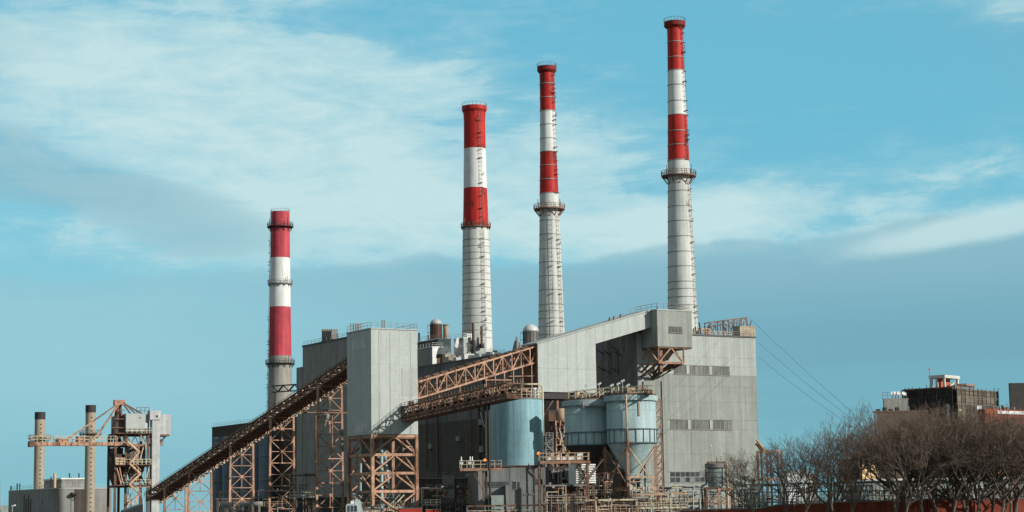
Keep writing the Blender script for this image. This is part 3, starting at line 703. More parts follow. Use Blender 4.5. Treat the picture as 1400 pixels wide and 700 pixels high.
# ------------------------------------------------------------------ clad drive house, gallery and head house
bfh = .2
xa = gt.x(735, bfh, 40); xb = gt.x(814.5, bfh, 40); xc_ = gt.x(891.5, bfh, 45)
z_ = lambda py, x: gt.z(py, x, bfh)
t = T('conveyor_gallery', 'pale clad drive house with a closed gallery sloping up to the head house', 'conveyor gallery', gt)
zA, zB, zbot = z_(470.5, xa), z_(424.5, xc_), z_(535.5, xa)
top = lambda x: zA + (zB - zA) * (x - xa) / (xc_ - xa)
zg0 = z_(470, xb); zg1 = z_(447, xc_)
MB().prism([(xa, zbot), (xb, zbot), (xb, zg0), (xc_, zg1), (xc_, zB), (xa, zA)], bfh, bfh + 7).build('wall', m_tower, t)
# sheets of cladding on its lit face
for i in range(6):
    x0, x1 = xa + (xb - xa) * i / 6, xa + (xb - xa) * (i + 1) / 6
    zm = z_(503, xa)
    MB().prism([(x0 + .02, zbot), (x1 - .02, zbot), (x1 - .02, zm - .02), (x0 + .02, zm - .02)], bfh - .1, bfh + .02).build('panel', m_tower, t)
    MB().prism([(x0 + .02, zm + .02), (x1 - .02, zm + .02), (x1 - .02, top(x1)), (x0 + .02, top(x0))], bfh - .1, bfh + .02).build('panel', m_tower, t)
n = 7
gb = lambda x: zg0 + (zg1 - zg0) * (x - xb) / (xc_ - xb)
for i in range(n):
    x0, x1 = xb + (xc_ - xb) * i / n, xb + (xc_ - xb) * (i + 1) / n
    MB().prism([(x0 + .02, gb(x0)), (x1 - .02, gb(x1)), (x1 - .02, top(x1)), (x0 + .02, top(x0))], bfh - .1, bfh + .02).build('panel', m_tower, t)
b = MB(); b.prism([(xa - .3, zA + .02), (xc_, zB + .02), (xc_, zB + .35), (xa - .3, zA + .35)], bfh - .35, bfh + 7.3); b.build('roof', m_frontpale, t)
MB().box(xa - .12, xa - .01, bfh, bfh + 7, zbot, zA - .1).build('end_wall', m_rustd, t)
MB().box(xa + .1, xb - .1, bfh + .3, bfh + 6.8, zbot - 1.6, zbot - .02).build('floor_beam', m_black, t)
for x, y in ((xa + 1, 1.5), (xa + 6, 1.5), (xb - 1.2, 1.5), (xa + 1, 6), (xb - 1.2, 6)): pbeam(t, 'column', m_rustd if y > 2 else m_rustm, (x, y, 0), (x, y, zbot - .1), .6)
for x in (xa + 1, xb - 1.2): pbeam(t, 'brace', m_rustd, (x, 1.4, zbot - 7), (x + (4 if x < xb - 2 else -4), 1.4, zbot - 1.5), .4)
ppipe(t, 'standpipe', m_tan, (gt.x(790, -1, 25), -1, gt.z(560, gt.x(790, -1, 25), -1)), (gt.x(790, -1, 25), -1, gt.z(534, gt.x(790, -1, 25), -1)), .55)
rail(t, [(gt.x(862, 5, 48), 5, top(gt.x(862, 5, 48)) + .35), (xc_, 5, zB + .4)], m_mid, 1.3, 2)
for px in (836, 842, 851): xx = gt.x(px, 2, 45); pbox(t, 'roof_vent', m_mid, xx - .3, xx + .3, 2, 2.6, top(xx) + .3, top(xx) + 1.1)
# head house: box corbelled out on a steel bracket
gh = G(gt.w(gt.x(899.5, -2.6, 45), -2.6, 0))
xh = gh.x(946.5, 0, 44); yh = gh.y(872.5, 0, 40); zh0, zh1 = gh.z(473.5), gh.z(424)
t = T('head_house', 'grey clad head house with one louvred window, carried on a rusty bracket', 'building', gh)
MB().box(0, xh, 0, yh, zh0, zh1).build('wall', m_front, t)
wx0, wx1, wz0, wz1 = gh.x(914.5, 0, 45), gh.x(933, 0, 45), gh.z(454, 3), gh.z(446.5, 3)
hx = [-.1] + [gh.x(p, 0, 44) for p in (906, 914, 924, 933.5, 940)] + [xh]
for i in range(6):
    if 2 <= i <= 3:
        panels(t, m_front, 'front', 0, hx[i:i + 2], [zh0, wz0 - .05], gap=.015); panels(t, m_front, 'front', 0, hx[i:i + 2], [wz1 + .05, zh1], gap=.015)
    else: panels(t, m_front, 'front', 0, hx[i:i + 2], [zh0, zh1], gap=.015)
panels(t, m_front, 'left', 0, lin(0, yh, 4), [zh0, (zh0 + zh1) / 2, zh1], gap=.015)
fr = MB().box(wx0 + .05, wx1 - .05, -.09, -.003, wz0, wz1).build('window', m_black, t)
for i in range(9):
    x = wx0 + .05 + (wx1 - wx0 - .1) * (i + .5) / 9; pbox(fr, 'slat', m_mid, x - .11, x + .11, -.2, -.092, wz0 + .05, wz1 - .05)
pbox(fr, 'sill', m_mid, wx0 - .1, wx1 + .1, -.3, -.1, wz0 - .22, wz0 - .02)
MB().box(-.2, xh + .2, -.2, yh + .2, zh1, zh1 + .3).build('roof', m_frontpale, t)
rail(t, [(0, yh, zh1 + .3), (0, .2, zh1 + .3), (xh - .5, .2, zh1 + .3), (xh - .5, yh, zh1 + .3)], m_mid, 1.4, 2)
ppipe(t, 'roof_pole', m_black, (.3, .3, zh1), (.3, .3, gh.z(418.5)), .1)
MB().box(.1, xh - .1, .1, yh - .1, zh0 - .35, zh0 - .02).build('floor_plate', m_rustm, t)
bx0, bx1 = .25, gh.x(935, .3, 38); by1 = yh - .3; zb1 = gh.z(495.5, .3); zb2 = gh.z(516, .3, 5); zb2b = gh.z(524, 2, 8)
for x in (bx0, bx1):
    for y in (.3, by1): pbeam(t, 'bracket_post', m_rustm, (x, y, zb1), (x, y, zh0), .32)
for (p, q) in (((bx0, .3), (bx1, .3)), ((bx0, .3), (bx0, by1)), ((bx1, .3), (bx1, by1)), ((bx0, by1), (bx1, by1))):
    P, Q = Vector((*p, zb1)), Vector((*q, zb1)); pbeam(t, 'bracket_beam', m_rust, P, Q, .36, .5)
    md_ = (P + Q) / 2 + Vector((0, 0, zh0 - zb1 - .2)); pbeam(t, 'brace', m_rust, P, md_, .3); pbeam(t, 'brace', m_rust, Q, md_, .3)
wall_y = 8.0
k1 = [Vector((bx0 - 1, by1 + 3.2, zb2b - .5)), Vector((bx0 + 2.2, by1 + 3.2, zb2b - 1.2)), Vector((bx1 - 2.5, by1 + 2.6, zb2 + .9))]
for x, k in ((bx0, 0), ((bx0 + bx1) / 2, 1), (bx1, 2)):
    for y in (.3, by1 * .5): pbeam(t, 'bracket_strut', m_rustd, (x, y, zb1), k1[k], .42)
for a_, c_ in ((0, 1), (1, 2)): pbeam(t, 'bracket_strut', m_rustd, k1[a_], k1[c_], .5)
for i in range(16):
    a_ = Vector((R.uniform(bx0, bx1), R.choice((.3, by1 / 2, by1)), zb1)); q = k1[R.randrange(2)].lerp(k1[R.randrange(1, 3)], R.random())
    pbeam(t, 'bracket_lattice', m_rustd, a_.lerp(q, R.uniform(0, .5)), a_.lerp(q, R.uniform(.5, .95)) + Vector((R.uniform(-1.5, 1.5), 0, 0)), .2)
pbox(t, 'chute', m_rustm, bx0 + .9, bx0 + 1.7, 1, 2, zb1 - 2.2, zh0)
# ------------------------------------------------------------------ low grey building and ship unloader at the far left
gl = G(at(70, 690, 620)); hl = gl.z(668.5)
ly = gl.y(11.5, 0, 6); lx = gl.x(152, 0, 6)
t = T('low_grey_building', 'low grey building with a rounded corner and a small penthouse, far left', 'building', gl)
r = 2.4
pts = [(0, ly), (0, r)] + [(r - r * math.cos(a), r - r * math.sin(a)) for a in (i * math.pi / 12 for i in range(1, 6))] + [(r, 0), (lx, 0), (lx, 24), (24, ly)]
n = len(pts); b = MB(); b.poly([(x, y, 0) for x, y in pts] + [(x, y, hl) for x, y in pts], [(i, (i + 1) % n, n + (i + 1) % n, n + i) for i in range(n)][::1] + [tuple(range(n, 2 * n))])
w_ = b.build('wall', m_wallgrey, t)
b = MB(); b.poly([(x * 1.0 - .12, y - .12, hl - .1) for x, y in pts] + [(x - .12, y - .12, hl + .35) for x, y in pts], [(i, (i + 1) % n, n + (i + 1) % n, n + i) for i in range(n)] + [tuple(range(n, 2 * n))]); b.build('parapet', m_frontpale, t)
panels(t, m_wallgrey, 'left', 0, lin(r + .2, ly - .1, 6), [0, hl * .5, hl - .15], t=.08, gap=.04)
xe = gl.x(102, 0, 5); xf = gl.x(117, 0, 5)
pbox(t, 'recess_shade_panel', m_dark2, xe, xf, -.3, -.05, 0, hl - .2); pbox(t, 'canopy', m_dark2, xe - 1.4, xe + .6, -2.2, -.1, gl.z(676, xe), gl.z(673.5, xe))  # dark sheet on the wall face paints the shade of a recess
pbeam(t, 'canopy_strut', m_dark2, (xe - 1.2, -2, gl.z(676, xe)), (xe - .1, -.1, gl.z(684, xe)), .2)
for i in range(4):
    yy = gl.y(33 + 3.0 * i, 0, 4); pbox(t, 'louvre', m_dark2, -.2, -.1, yy - .5, yy + .5, 0, gl.z(682 if i % 2 else 676, 0, yy))
pbox(t, 'wall_vent', m_black, -.2, -.1, gl.y(58, 0, 3) - .3, gl.y(58, 0, 3) + .3, gl.z(687), gl.z(685))
rail(t, [(.3, ly - .3, hl + .35), (.3, r, hl + .35)], m_mid, 1.2, 2.4); rail(t, [(r, .3, hl + .35), (lx - .3, .3, hl + .35)], m_galv, 1.1, 2.4)
px0, px1 = gl.x(84, 6, 11), gl.x(118, 6, 11); pyb = gl.y(60, px0, 11); zp0, zp1 = hl + .1, gl.z(655.5, px0, 6)
ph = MB().box(px0, px1, 6, pyb, zp0, zp1).build('penthouse', m_wallgrey, t)
pbox(ph, 'roof_slab', m_white, px0 - .3, px1 + .3, 5.6, pyb + .2, zp1 + .01, zp1 + .5)
for pa, pb in ((91.5, 96), (99, 104), (106.5, 111)):
    f = MB().box(gl.x(pa, 6, 10), gl.x(pb, 6, 10), 5.9, 5.998, zp0 + .7, zp1 - .5).build('window', m_mid, ph)
for px, py, c in ((74.5, 647, m_tan), (94.5, 647, m_black), (107.5, 647, m_black), (69.5, 652, m_black), (97, 652, m_black), (23, 661, m_black), (26.5, 661, m_black), (14.5, 664, m_black)):
    yy = 7 if px > 60 else 1; xx = gl.x(px, yy, 12) if px > 60 else .8
    if px < 60: yy = gl.y(px, .8, 9)
    ppipe(t, 'vent_pipe', c, (xx, yy, hl), (xx, yy, gl.z(py, xx, yy)), .5 if c is m_tan else .22)
for px, py in ((97, 684.5), (17, 692), (178, 690)):
    P = at(px, 684, 560); zz = zof(P.x, P.y, py)
    lp = T('floodlight_pole', {97: 'grey floodlight pole in front of the low grey building', 17: 'small floodlight pole at the far left edge', 178: 'floodlight pole at the foot of the ship unloader'}[px], 'lamp post', P.xy.to_3d(), 0)
    ppipe(lp, 'pole', m_galv, (0, 0, 0), (0, 0, zz), .1); pbeam(lp, 'lamp_head', m_lens, (-.1, 0, zz), (.9, -.2, zz + .25), .55, .4)
P = at(1.2, 690, 640); lp = T('mast', 'thin pale mast at the very left edge', 'mast', P.xy.to_3d(), 0); ppipe(lp, 'pole', m_galv, (0, 0, 0), (0, 0, zof(P.x, P.y, 651)), .12)
gq = G(at(5, 690, 700)); t = T('distant_building', 'tiny pale distant building at the left edge of the river bank', 'building', gq)
MB().box(-14, 3, 0, 12, 0, gq.z(691)).build('wall', m_green, t)
for i in range(5): pbox(t, 'window', m_glass, -13 + i * 3, -11.6 + i * 3, -.06, .02, 2.5, 4.5)

gu = G(at(172, 690, 546), math.radians(24))
t = T('ship_unloader', 'rusty ship unloader with a stayed boom, zigzag stairs and white clad boxes', 'crane', gu)
Z = lambda p, x=0, y=0: gu.z(p, x, y); X = lambda p, y=0, z=20: gu.x(p, y, z)
xl, xr_ = X(153.5, 4), X(205, 0); xm1 = X(172, 0)
dk = [Z(p) for p in (593.5, 636.5, 664.5)]
fr_y = 9
for x in (xl, xm1, xr_ - .6):
    for y in (0, fr_y): pbeam(t, 'leg', m_rustd, (x, y, 0), (x, y, dk[0]), .65)
for z in dk + [Z(608.5), 5]:
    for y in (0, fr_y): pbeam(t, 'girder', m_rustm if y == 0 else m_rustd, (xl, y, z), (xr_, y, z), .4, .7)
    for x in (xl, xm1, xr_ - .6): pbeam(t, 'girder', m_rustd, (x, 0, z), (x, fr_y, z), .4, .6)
pbox(t, 'hazard_beam', m_tan, X(178), X(205), -.6, -.3, Z(666.5), Z(663.5))
for z in dk: MB().box(xl, xr_, -1.2, fr_y, z + .1, z + .25).build('platform', m_rustm, t)
for z, a0 in zip(dk, (xm1, xl, xm1)): rail(t, [(a0, -1.2, z + .25), (xr_, -1.2, z + .25)], m_cream, 1.5, 1.3, .13)
# clad boxes
z1, z0 = Z(565.5), Z(591)
MB().box(xm1 - .2, X(197), -.6, 8, z0, z1).build('hopper_house', m_tower, t)
MB().box(xl + .4, xm1 - .3, 2, 8, Z(592), Z(568)).build('machine_house', m_wallgrey, t)
MB().box(X(203), X(217.5), -1.5, 2, Z(574), Z(561.5)).build('head_box', m_pent, t); pbox(t, 'hatch', m_black, X(211), X(213.4), -1.62, -1.48, Z(570.5), Z(567.8))
MB().box(X(206.5), X(217), -1.2, 1.6, 0, Z(574.2)).build('elevator_casing', m_pent, t)
MB().box(X(218), X(231.5, 2.5), 1, 6, Z(593.5), Z(566)).build('drive_box', m_pent, t); pbox(t, 'drive_floor', m_rustm, X(217.5), X(232), .8, 6.2, Z(596), Z(593.8))
pbeam(t, 'brace', m_rustm, (X(218.5), 2, Z(608)), (X(228), 2, Z(596)), .4); pbox(t, 'drive_unit', m_wallgrey, X(218.5), X(226), 2.4, 4, Z(609), Z(600))
MB().lathe([(2.4, 0), (2.4, Z(566) - Z(594))], 20, cap1=True).build('dust_hopper', m_tower, t, True).location = (X(194), 2, Z(594))
MB().lathe([(1.2, 0), (3, 5), (3, Z(610) - Z(660))], 20, cap1=True).build('silo_hopper', m_wallgrey, t, True).location = (X(190), 5, Z(660))
pbox(t, 'chute_house', m_dark2, X(157), X(170), 1.5, 7, Z(636), Z(612)); pbox(t, 'cabin', m_tan, X(156.5), X(170), -.9, 1.2, dk[1] + .3, Z(625.5))
MB().lathe([(1, 0), (2.6, 4), (2.6, 9)], 16, cap1=True).build('hopper', m_dark2, t, True).location = (X(162), 3, Z(664))
# mast and stays
ax_ = X(164.5); az_ = Z(549.5)
for x, y in ((X(158), 0), (X(170), 0), (X(158), 6), (X(170), 6)): pbeam(t, 'mast_leg', m_rustd, (x, y, dk[0] - 2), (ax_ + (x - ax_) * .12, 3 + (y - 3) * .15, az_), .55)
pbox(t, 'mast_head', m_rust, ax_ - 1.4, ax_ + 1.6, 2, 4, az_ - .9, az_ + .7)
for k in range(3):
    z = dk[0] + (az_ - dk[0]) * (.2 + .27 * k); s_ = 1 - .27 * k; pbeam(t, 'mast_strut', m_rustm, (ax_ - 2.4 * s_, .2, z), (ax_ + 2.4 * s_, .2, z), .25)
bz = Z(607); bx0 = X(43, 0, 25); bx1 = X(176, 0, 25)
for y in (-.4, 2.2): pbeam(t, 'boom_girder', m_rust, (bx0, y, bz), (bx1, y, bz), .45, 1.0)
pbox(t, 'boom_deck', m_rustd, bx0, bx1, -.2, 2.0, bz + .3, bz + .42); pbox(t, 'boom_tip', m_rustd, bx0 - .6, bx0 + .6, -.7, 2.5, bz - .8, bz + .8)
for i in range(16): x = bx0 + (bx1 - bx0) * (i + .5) / 16; pbeam(t, 'boom_stiffener', m_rustd, (x, -.66, bz - .45), (x, -.66, bz + .45), .12)
rail(t, [(bx0, -.5, bz + .5), (xl, -.5, bz + .5)], m_cream, 1.7, 1.5, .11); rail(t, [(bx0, 2.2, bz + .5), (xl, 2.2, bz + .5)], m_tan, 1.6, 1.7, .1)
for px, py, w in ((88, 602.5, .3), (92, 601, .26), (129, 600, .3), (133, 597, .24)):
    for y in (.2, 2): pbeam(t, 'stay', m_rust, (ax_, y + .8, az_ - .2), (X(px, y, 25), y, Z(py)), w)
for px, py in ((186, 574), (197, 566)): pbeam(t, 'back_stay', m_rustd, (ax_ + 1, 3, az_), (X(px), 2, Z(py)), .4)
pbeam(t, 'back_stay', m_rustm, (ax_ + 1, 1, az_ - .2), (X(191), -.5, Z(572)), .42)
tr = MB().box(X(77), X(94), -.2, 2, bz + .5, bz + 1.6).build('trolley', m_rust, t)
pbox(t, 'winch_house', m_rust, X(105), X(114), 0, 2, bz + .6, bz + 2.2); pbeam(t, 'boom_brace', m_rust, (X(104), .8, bz + .7), (X(113), .8, Z(598.5)), .5)
# zigzag stairs and braces
pts = [(172, 604), (188, 618), (175, 634), (190, 648), (175, 662), (190, 676), (173, 690)]
for (a, za), (c, zc) in zip(pts, pts[1:]):
    b = MB(); p = Vector((X(a), -1.6, Z(za))); q = Vector((X(c), -1.6, Z(zc))); b.beam(p, q, .25, .5); b.beam(p + Vector((0, -.8, 0)), q + Vector((0, -.8, 0)), .25, .5); b.beam(p + Vector((0, -.8, 1.1)), q + Vector((0, -.8, 1.1)), .12)
    for i in range(9): w = p.lerp(q, i / 9); b.box(w.x - .2, w.x + .2, -2.4, -1.6, w.z, w.z + .08)
    b.build('stair_flight', m_tan, t)
for i in range(34):
    x0, x1 = R.uniform(xl, xr_), R.uniform(xl, xr_); z = R.choice([0] + dk); z2 = z + R.uniform(3, 7)
    if abs(x1 - x0) < 6: pbeam(t, 'brace', R.choice((m_rustd, m_rustm, m_tan, m_rust)), (x0, R.choice((0, 3, fr_y)), z), (x1, R.choice((0, -1, fr_y)), min(z2, dk[0])), R.uniform(.18, .34))
for i in range(26):
    x = R.uniform(xm1, xr_ - 1); z = R.uniform(2, dk[0] - 2); ppipe(t, 'pipe', R.choice((m_cream, m_galv, m_tan, m_rustd)), (x, -.3, z), (x + R.choice((0, 0, 1.2)), -.3, z + R.uniform(1.5, 5)), R.uniform(.1, .22))
rail(t, [(X(186), 0, z1), (X(203), 0, z1)], m_rustm, 1.8, 1.2, .12)
for z in (Z(593.5), Z(608)):
    n = 9
    for i in range(n):
        x0 = xl + (xr_ - xl) * i / n; x1 = xl + (xr_ - xl) * (i + 1) / n; zt_, zb_ = Z(596), Z(607.5)
        if z == Z(593.5): pbeam(t, 'lattice', m_rustd, (x0, -.1, zt_ if i % 2 else zb_), (x1, -.1, zb_ if i % 2 else zt_), .22)
gz = G(at(222, 690, 480)); t = T('conveyor_foot_hood', 'dark grey sloped hood at the foot of the long conveyor', 'machine', gz)
MB().prism([(gz.x(173), 0), (gz.x(196), 0), (gz.x(196), gz.z(689)), (gz.x(173), gz.z(697))], 0, 4).build('hood', m_wallgrey, t)

# ------------------------------------------------------------------ control building with the pale blue tank on top
gc = G(at(664, 690, 424), math.radians(8)); X = lambda p, y=0, z=8: gc.x(p, y, z); Z = lambda p, x=0, y=0: gc.z(p, x, y)
hc = Z(638.5); xw = X(758); 
t = T('control_building', 'grey low control building carrying the pale blue tank', 'building', gc)
xs0 = X(654)
MB().prism([(xs0, 0), (xw, 0), (xw, hc + .3), (X(697), hc), (X(664), Z(644)), (xs0, Z(644))], 0, 26).build('wall', m_palewall, t)
panels(t, m_palewall, 'front', 0, lin(X(697), xw, 4), [-.2, Z(672), hc - .1], lambda a, z: False, t=.08, gap=.04)
for pa, pb, y0, y1, nm, mm in ((663.5, 695.5, 658.5, 665.5, 'window', m_glass), (701.5, 706, 658.5, 669, 'window', m_glass), (707, 711, 659, 668.5, 'window', m_glass), (733.5, 742.5, 656, 663, 'window', m_glass)):
    f = MB().box(X(pa) - .08, X(pb) + .08, -.2, .0, Z(y1) - .08, Z(y0) + .08).build('window', m_mid, t)
    k = 4 if pb - pa > 20 else 1
    for i in range(k): pbox(f, 'pane', mm, X(pa) + (X(pb) - X(pa)) * i / k + .05, X(pa) + (X(pb) - X(pa)) * (i + 1) / k - .05, -.26, -.21, Z(y1) + .05, Z(y0) - .05)
pbox(t, 'annex', m_palewall, X(689.5), X(697), -2.5, -.1, 0, Z(664)); pbox(t, 'plinth_box', m_green, X(667), X(688), -2.2, -.1, 0, Z(677.5))
for i in range(5): pbox(t, 'wall_plate', m_mid, X(716 + i * 3), X(717.8 + i * 3), -.2, -.08, Z(678), Z(675.3))
MB().box(X(661), xw, -.35, 25.8, hc + .02, hc + .28).build('roof_edge', m_rustd, t)
# tank
P = at(707.5, 640, 440); gk = G(P); rk = 71.2 / FPX * 440 / 2; zk0, zk1 = gk.z(641), gk.z(546)
zk0 = hc + .25
t = T('blue_tank', 'big pale blue cylindrical tank on the control building roof', 'tank', gk, z=0)
MB().lathe([(rk, zk0), (rk, zk1)], 64).build('shell', m_blue, t, True); MB().lathe([(rk, zk1), (.01, zk1 + .5)], 48).build('roof', m_mid, t)
MB().lathe([(rk, zk1 - .25), (rk + .12, zk1 - .25), (rk + .12, zk1 + .05), (rk, zk1 + .05)], 64).build('top_rim', m_mid, t)
for k in (.33, .66): MB().lathe([(rk, zk0 + (zk1 - zk0) * k), (rk + .02, zk0 + (zk1 - zk0) * k), (rk + .02, zk0 + (zk1 - zk0) * k + .12), (rk, zk0 + (zk1 - zk0) * k + .12)], 64).build('seam', m_blue, t)
b = MB(); n = 30
for i in range(n):
    a, a2 = 2 * math.pi * i / n, 2 * math.pi * (i + 1) / n; p = Vector((rk * .96 * math.cos(a), rk * .96 * math.sin(a), zk1)); q = Vector((rk * .96 * math.cos(a2), rk * .96 * math.sin(a2), zk1))
    b.beam(p, p + Vector((0, 0, 2.2)), .1)
    for k in (.8, 1.5, 2.2): b.beam(p + Vector((0, 0, k)), q + Vector((0, 0, k)), .08)
b.build('railing', m_cream, t)
cr = Vector((math.cos(-GA), math.sin(-GA), 0)); fw = Vector((math.sin(-GA), -math.cos(-GA), 0)) # to the right / towards the viewer
sp = FPX / 440
off = lambda px, d=0: cr * ((px - 707.5) / sp) + fw * d
def dz(py): return gk.z(py)
for px, w, pt in ((694, .55, 536), (698, .5, 533), (702, .6, 535), (732, .55, 531), (737, .5, 533)):
    p = off(px, 1.5); ppipe(t, 'vent_pipe', m_galv, (p.x, p.y, zk1), (p.x, p.y, dz(pt)), w)
for px in (692.5, 699.5, 704): p = off(px, 2.2); b = MB(); b.lathe([(.9, 0), (.9, 1.2), (.5, 1.7), (.01, 1.8)], 14); o = b.build('filter', m_cream, t, True); o.location = (p.x, p.y, zk1 + .1)
p0 = off(713, 1); p1 = off(736, 1); p2 = off(743.5, .4); p3 = p2
b = MB(); pts = [p0 + Vector((0, 0, dz(526))), p1 + Vector((0, 0, dz(526)))]
for i in range(1, 7): a = i * math.pi / 12; pts.append(p1.lerp(p2, math.sin(a)) + Vector((0, 0, dz(526) - (1 - math.cos(a)) * 1.2)))
pts.append(p2 + Vector((0, 0, dz(597)))); b.tube(pts, .2); b.build('vent_line', m_cream, t, True)
p = off(709, -4); pbox(t, 'roof_unit', m_rustd, p.x - 3.5, p.x + 3.5, p.y - 1, p.y + 1, zk1, dz(538)); p = off(724, -1); pbox(t, 'roof_unit', m_rustm, p.x - 1.5, p.x + 1.5, p.y - 1, p.y + 1, zk1, dz(534))

# lit walkway platform left of the tank and the one right of it
def deck(label, x0, x1, py, Y, dep, lampx=None, legs=(), railm=None, name='platform', rot=0.05):
    g = G(at(x0, py, Y), rot); X = lambda p: g.x(p, 0, 12); z = g.z(py); xw = X(x1)
    t = T(name, label, 'platform', g)
    MB().box(0, xw, 0, dep, z - .55, z).build('deck', m_rustm, t); pbeam(t, 'edge_beam', m_rust, (0, -.15, z - .35), (xw, -.15, z - .35), .3, .55)
    rail(t, [(0, dep, z), (0, 0, z), (xw, 0, z), (xw, dep, z)], railm or m_cream, 1.5, 1.4, .13)
    for px in legs:
        x = X(px); pbeam(t, 'leg', m_rustm, (x, .3, 0), (x, .3, z - .5), .36); pbeam(t, 'knee_brace', m_rustm, (x, .3, z - 5), (x - 2.2, .3, z - .5), .22)
        pbeam(t, 'leg', m_rustd, (x, dep - .3, 0), (x, dep - .3, z - .5), .3)
    return t, g, z
t, g, z = deck('cream railed platform with a lit orange lamp, left of the blue tank', 629, 686, 640, 402, 3, legs=(661,))
for px in (631, 643, 646): x = g.x(px, 0, 12); ppipe(t, 'valve_stem', m_lens, (x, .5, z), (x, .5, z + 2.4), .12); pbox(t, 'valve', m_lens, x - .4, x + .4, .2, .8, z + .9, z + 1.6)
def lamp(px, py, Y, label):
    P = at(px, py, Y); zl = P.z; t = T('warning_lamp', label, 'lamp', (P.x, P.y, zl), 0, 'lit orange lamps')
    b = MB(); b.lathe([(.3, -.25), (.36, 0), (.26, .25), (.01, .36)], 12); b.build('lens', m_lamp, t, True); pbox(t, 'base', m_black, -.4, .4, -.4, .4, -.5, -.31); ppipe(t, 'stem', m_mid, (0, 0, -2.6), (0, 0, -.5), .1)
lamp(663.5, 629, 403.5, 'glowing orange lamp above the left railed platform')
lamp(736.5, 620, 403.5, 'glowing orange lamp at the right foot of the blue tank')
t, g, z = deck('rusty walkway running under the left blue silo', 738, 806, 630, 384, 3.2, legs=(737.5, 804), railm=m_tan)
for px in range(752, 800, 4):
    x = g.x(px, 0, 12); 
    if R.random() < .7: pbox(t, 'valve', R.choice((m_lens, m_tan, m_rust)), x - .3, x + .3, .8, 1.3, z + .1, z + R.uniform(.5, 1.6))
# outside stair at tank's right foot, whose shadow falls on the tank
gs_ = G(at(752, 640, 408), .1)

# ------------------------------------------------------------------ two blue silos on their frame
def silo(pxc, Y, ptop, pbtm, pband0, pband1, label, pcone):
    P = at(pxc, ptop + 40, Y); g = G(P, 0); rad = 68 / FPX * Y / 2; z = lambda p: g.z(p)
    t = T('blue_silo', label, 'silo', g, group='pale blue silos on a rusty frame')
    MB().lathe([(rad, z(pband1)), (rad, z(ptop))], 64, cap1=True).build('shell', m_silo, t, True)
    MB().lathe([(rad, z(ptop + 8)), (rad + .45, z(ptop + 7.5)), (rad + .45, z(ptop + .6)), (rad, z(ptop))], 64).build('top_flange', m_silo, t)
    MB().lathe([(rad - .5, z(ptop) + .02), (rad + .1, z(ptop) + .02), (rad + .1, z(ptop) + .3), (rad - .5, z(ptop) + .3)], 48).build('roof_kerb', m_rustd, t)
    n = 20
    for i in range(n):
        a = 2 * math.pi * (i + .4) / n; 
        p = Vector((math.cos(a), math.sin(a), 0)) * (rad + .08); pbeam(t, 'rib', m_blue2, p + Vector((0, 0, z(pband1))), p + Vector((0, 0, z(pband0))), .14)
    for pb in (pband0, pband1): MB().lathe([(rad, z(pb) - .12), (rad + .22, z(pb) - .12), (rad + .22, z(pb) + .1), (rad, z(pb) + .1)], 64).build('ring_beam', m_blue2, t)
    MB().lathe([(rad * .985, z(pband1) - .1), (rad * .28, z(pcone)), (rad * .28, z(pcone) - 1.4)], 48).build('cone', m_silo if pxc > 830 else m_dark2, t, True)  # the left cone's deep shade is put into a darker colour
    MB().lathe([(rad * .28, z(pcone) - 1.4), (.01, z(pcone) - 1.4)], 16).build('outlet', m_mid, t)
    zk = z(pband0) * .45 + z(ptop) * .55
    MB().lathe([(rad, zk), (rad + .03, zk), (rad + .03, zk + .12), (rad, zk + .12)], 64).build('seam', m_silo, t)
    return t, g, rad, z
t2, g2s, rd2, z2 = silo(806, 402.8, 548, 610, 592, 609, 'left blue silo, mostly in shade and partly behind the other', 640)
t1, g1s, rd1, z1s = silo(863, 397, 541.5, 607, 587.5, 606, 'right blue silo, sunlit, with its cone hopper showing', 646)
zt_ = z1s(541.5)
ppipe(t2, 'vent_elbow', m_mid, (-1.5, -rd2 - .9, z2(557)), (3.2, -rd2 - .9, z2(557)), .28); ppipe(t2, 'vent_elbow', m_mid, (-1.5, -rd2 - .9, z2(559)), (-1.5, -rd2 - .9, z2(552)), .28); ppipe(t2, 'vent_elbow', m_mid, (3.2, -rd2 - .9, z2(557.5)), (3.2, -rd2 - .3, z2(552)), .26)
pbox(t1, 'rust_run', M("cream_paint_run", (.5, .46, .33), .8), 1.25, 1.6, -rd1 - .06, -rd1 + .3, z1s(570), z1s(552))
# roof walkway over both silos
gr = G(at(778, 548, 406), .0); t = T('silo_roof_walkway', 'railed walkway and clutter of pipes across the two silo tops', 'walkway', gr)
a0 = Vector((gr.x(778, 0, 26), 0, gr.z(547))); xq = gr.x(835, -3, 27); a1 = Vector((xq, -3, gr.z(540, xq, -3))); xq2 = gr.x(893, -17, 27); a2 = Vector((xq2, -17, gr.z(538.5, xq2, -17)))
for off_ in (0, 3): rail(t, [a0 + Vector((0, off_, 0)), a1 + Vector((0, off_, 0)), a2 + Vector((-2 if off_ else 0, off_, 0))], m_cream, 1.7, 1.6, .12)
b = MB()
for p, q in ((a0, a1), (a1, a2)): b.poly([p, q, q + Vector((0, 3, 0)), p + Vector((0, 3, 0)), p + Vector((0, 0, .2)), q + Vector((0, 0, .2)), q + Vector((0, 3, .2)), p + Vector((0, 3, .2))], [(3, 2, 1, 0), (4, 5, 6, 7), (0, 1, 5, 4), (1, 2, 6, 5), (2, 3, 7, 6), (3, 0, 4, 7)])
b.build('deck', m_rustm, t)
for i in range(46):
    k = R.random(); p = a0.lerp(a1, k) if R.random() < .4 else a1.lerp(a2, k); p = p + Vector((0, R.uniform(.3, 2.6), .2))
    q = p + Vector((R.uniform(-2.2, 2.2), R.uniform(-.5, .5), R.uniform(.2, 1.6)))
    pbeam(t, 'pipe', R.choice((m_cream, m_tan, m_rustm, m_mid)), p, q, R.uniform(.1, .22))
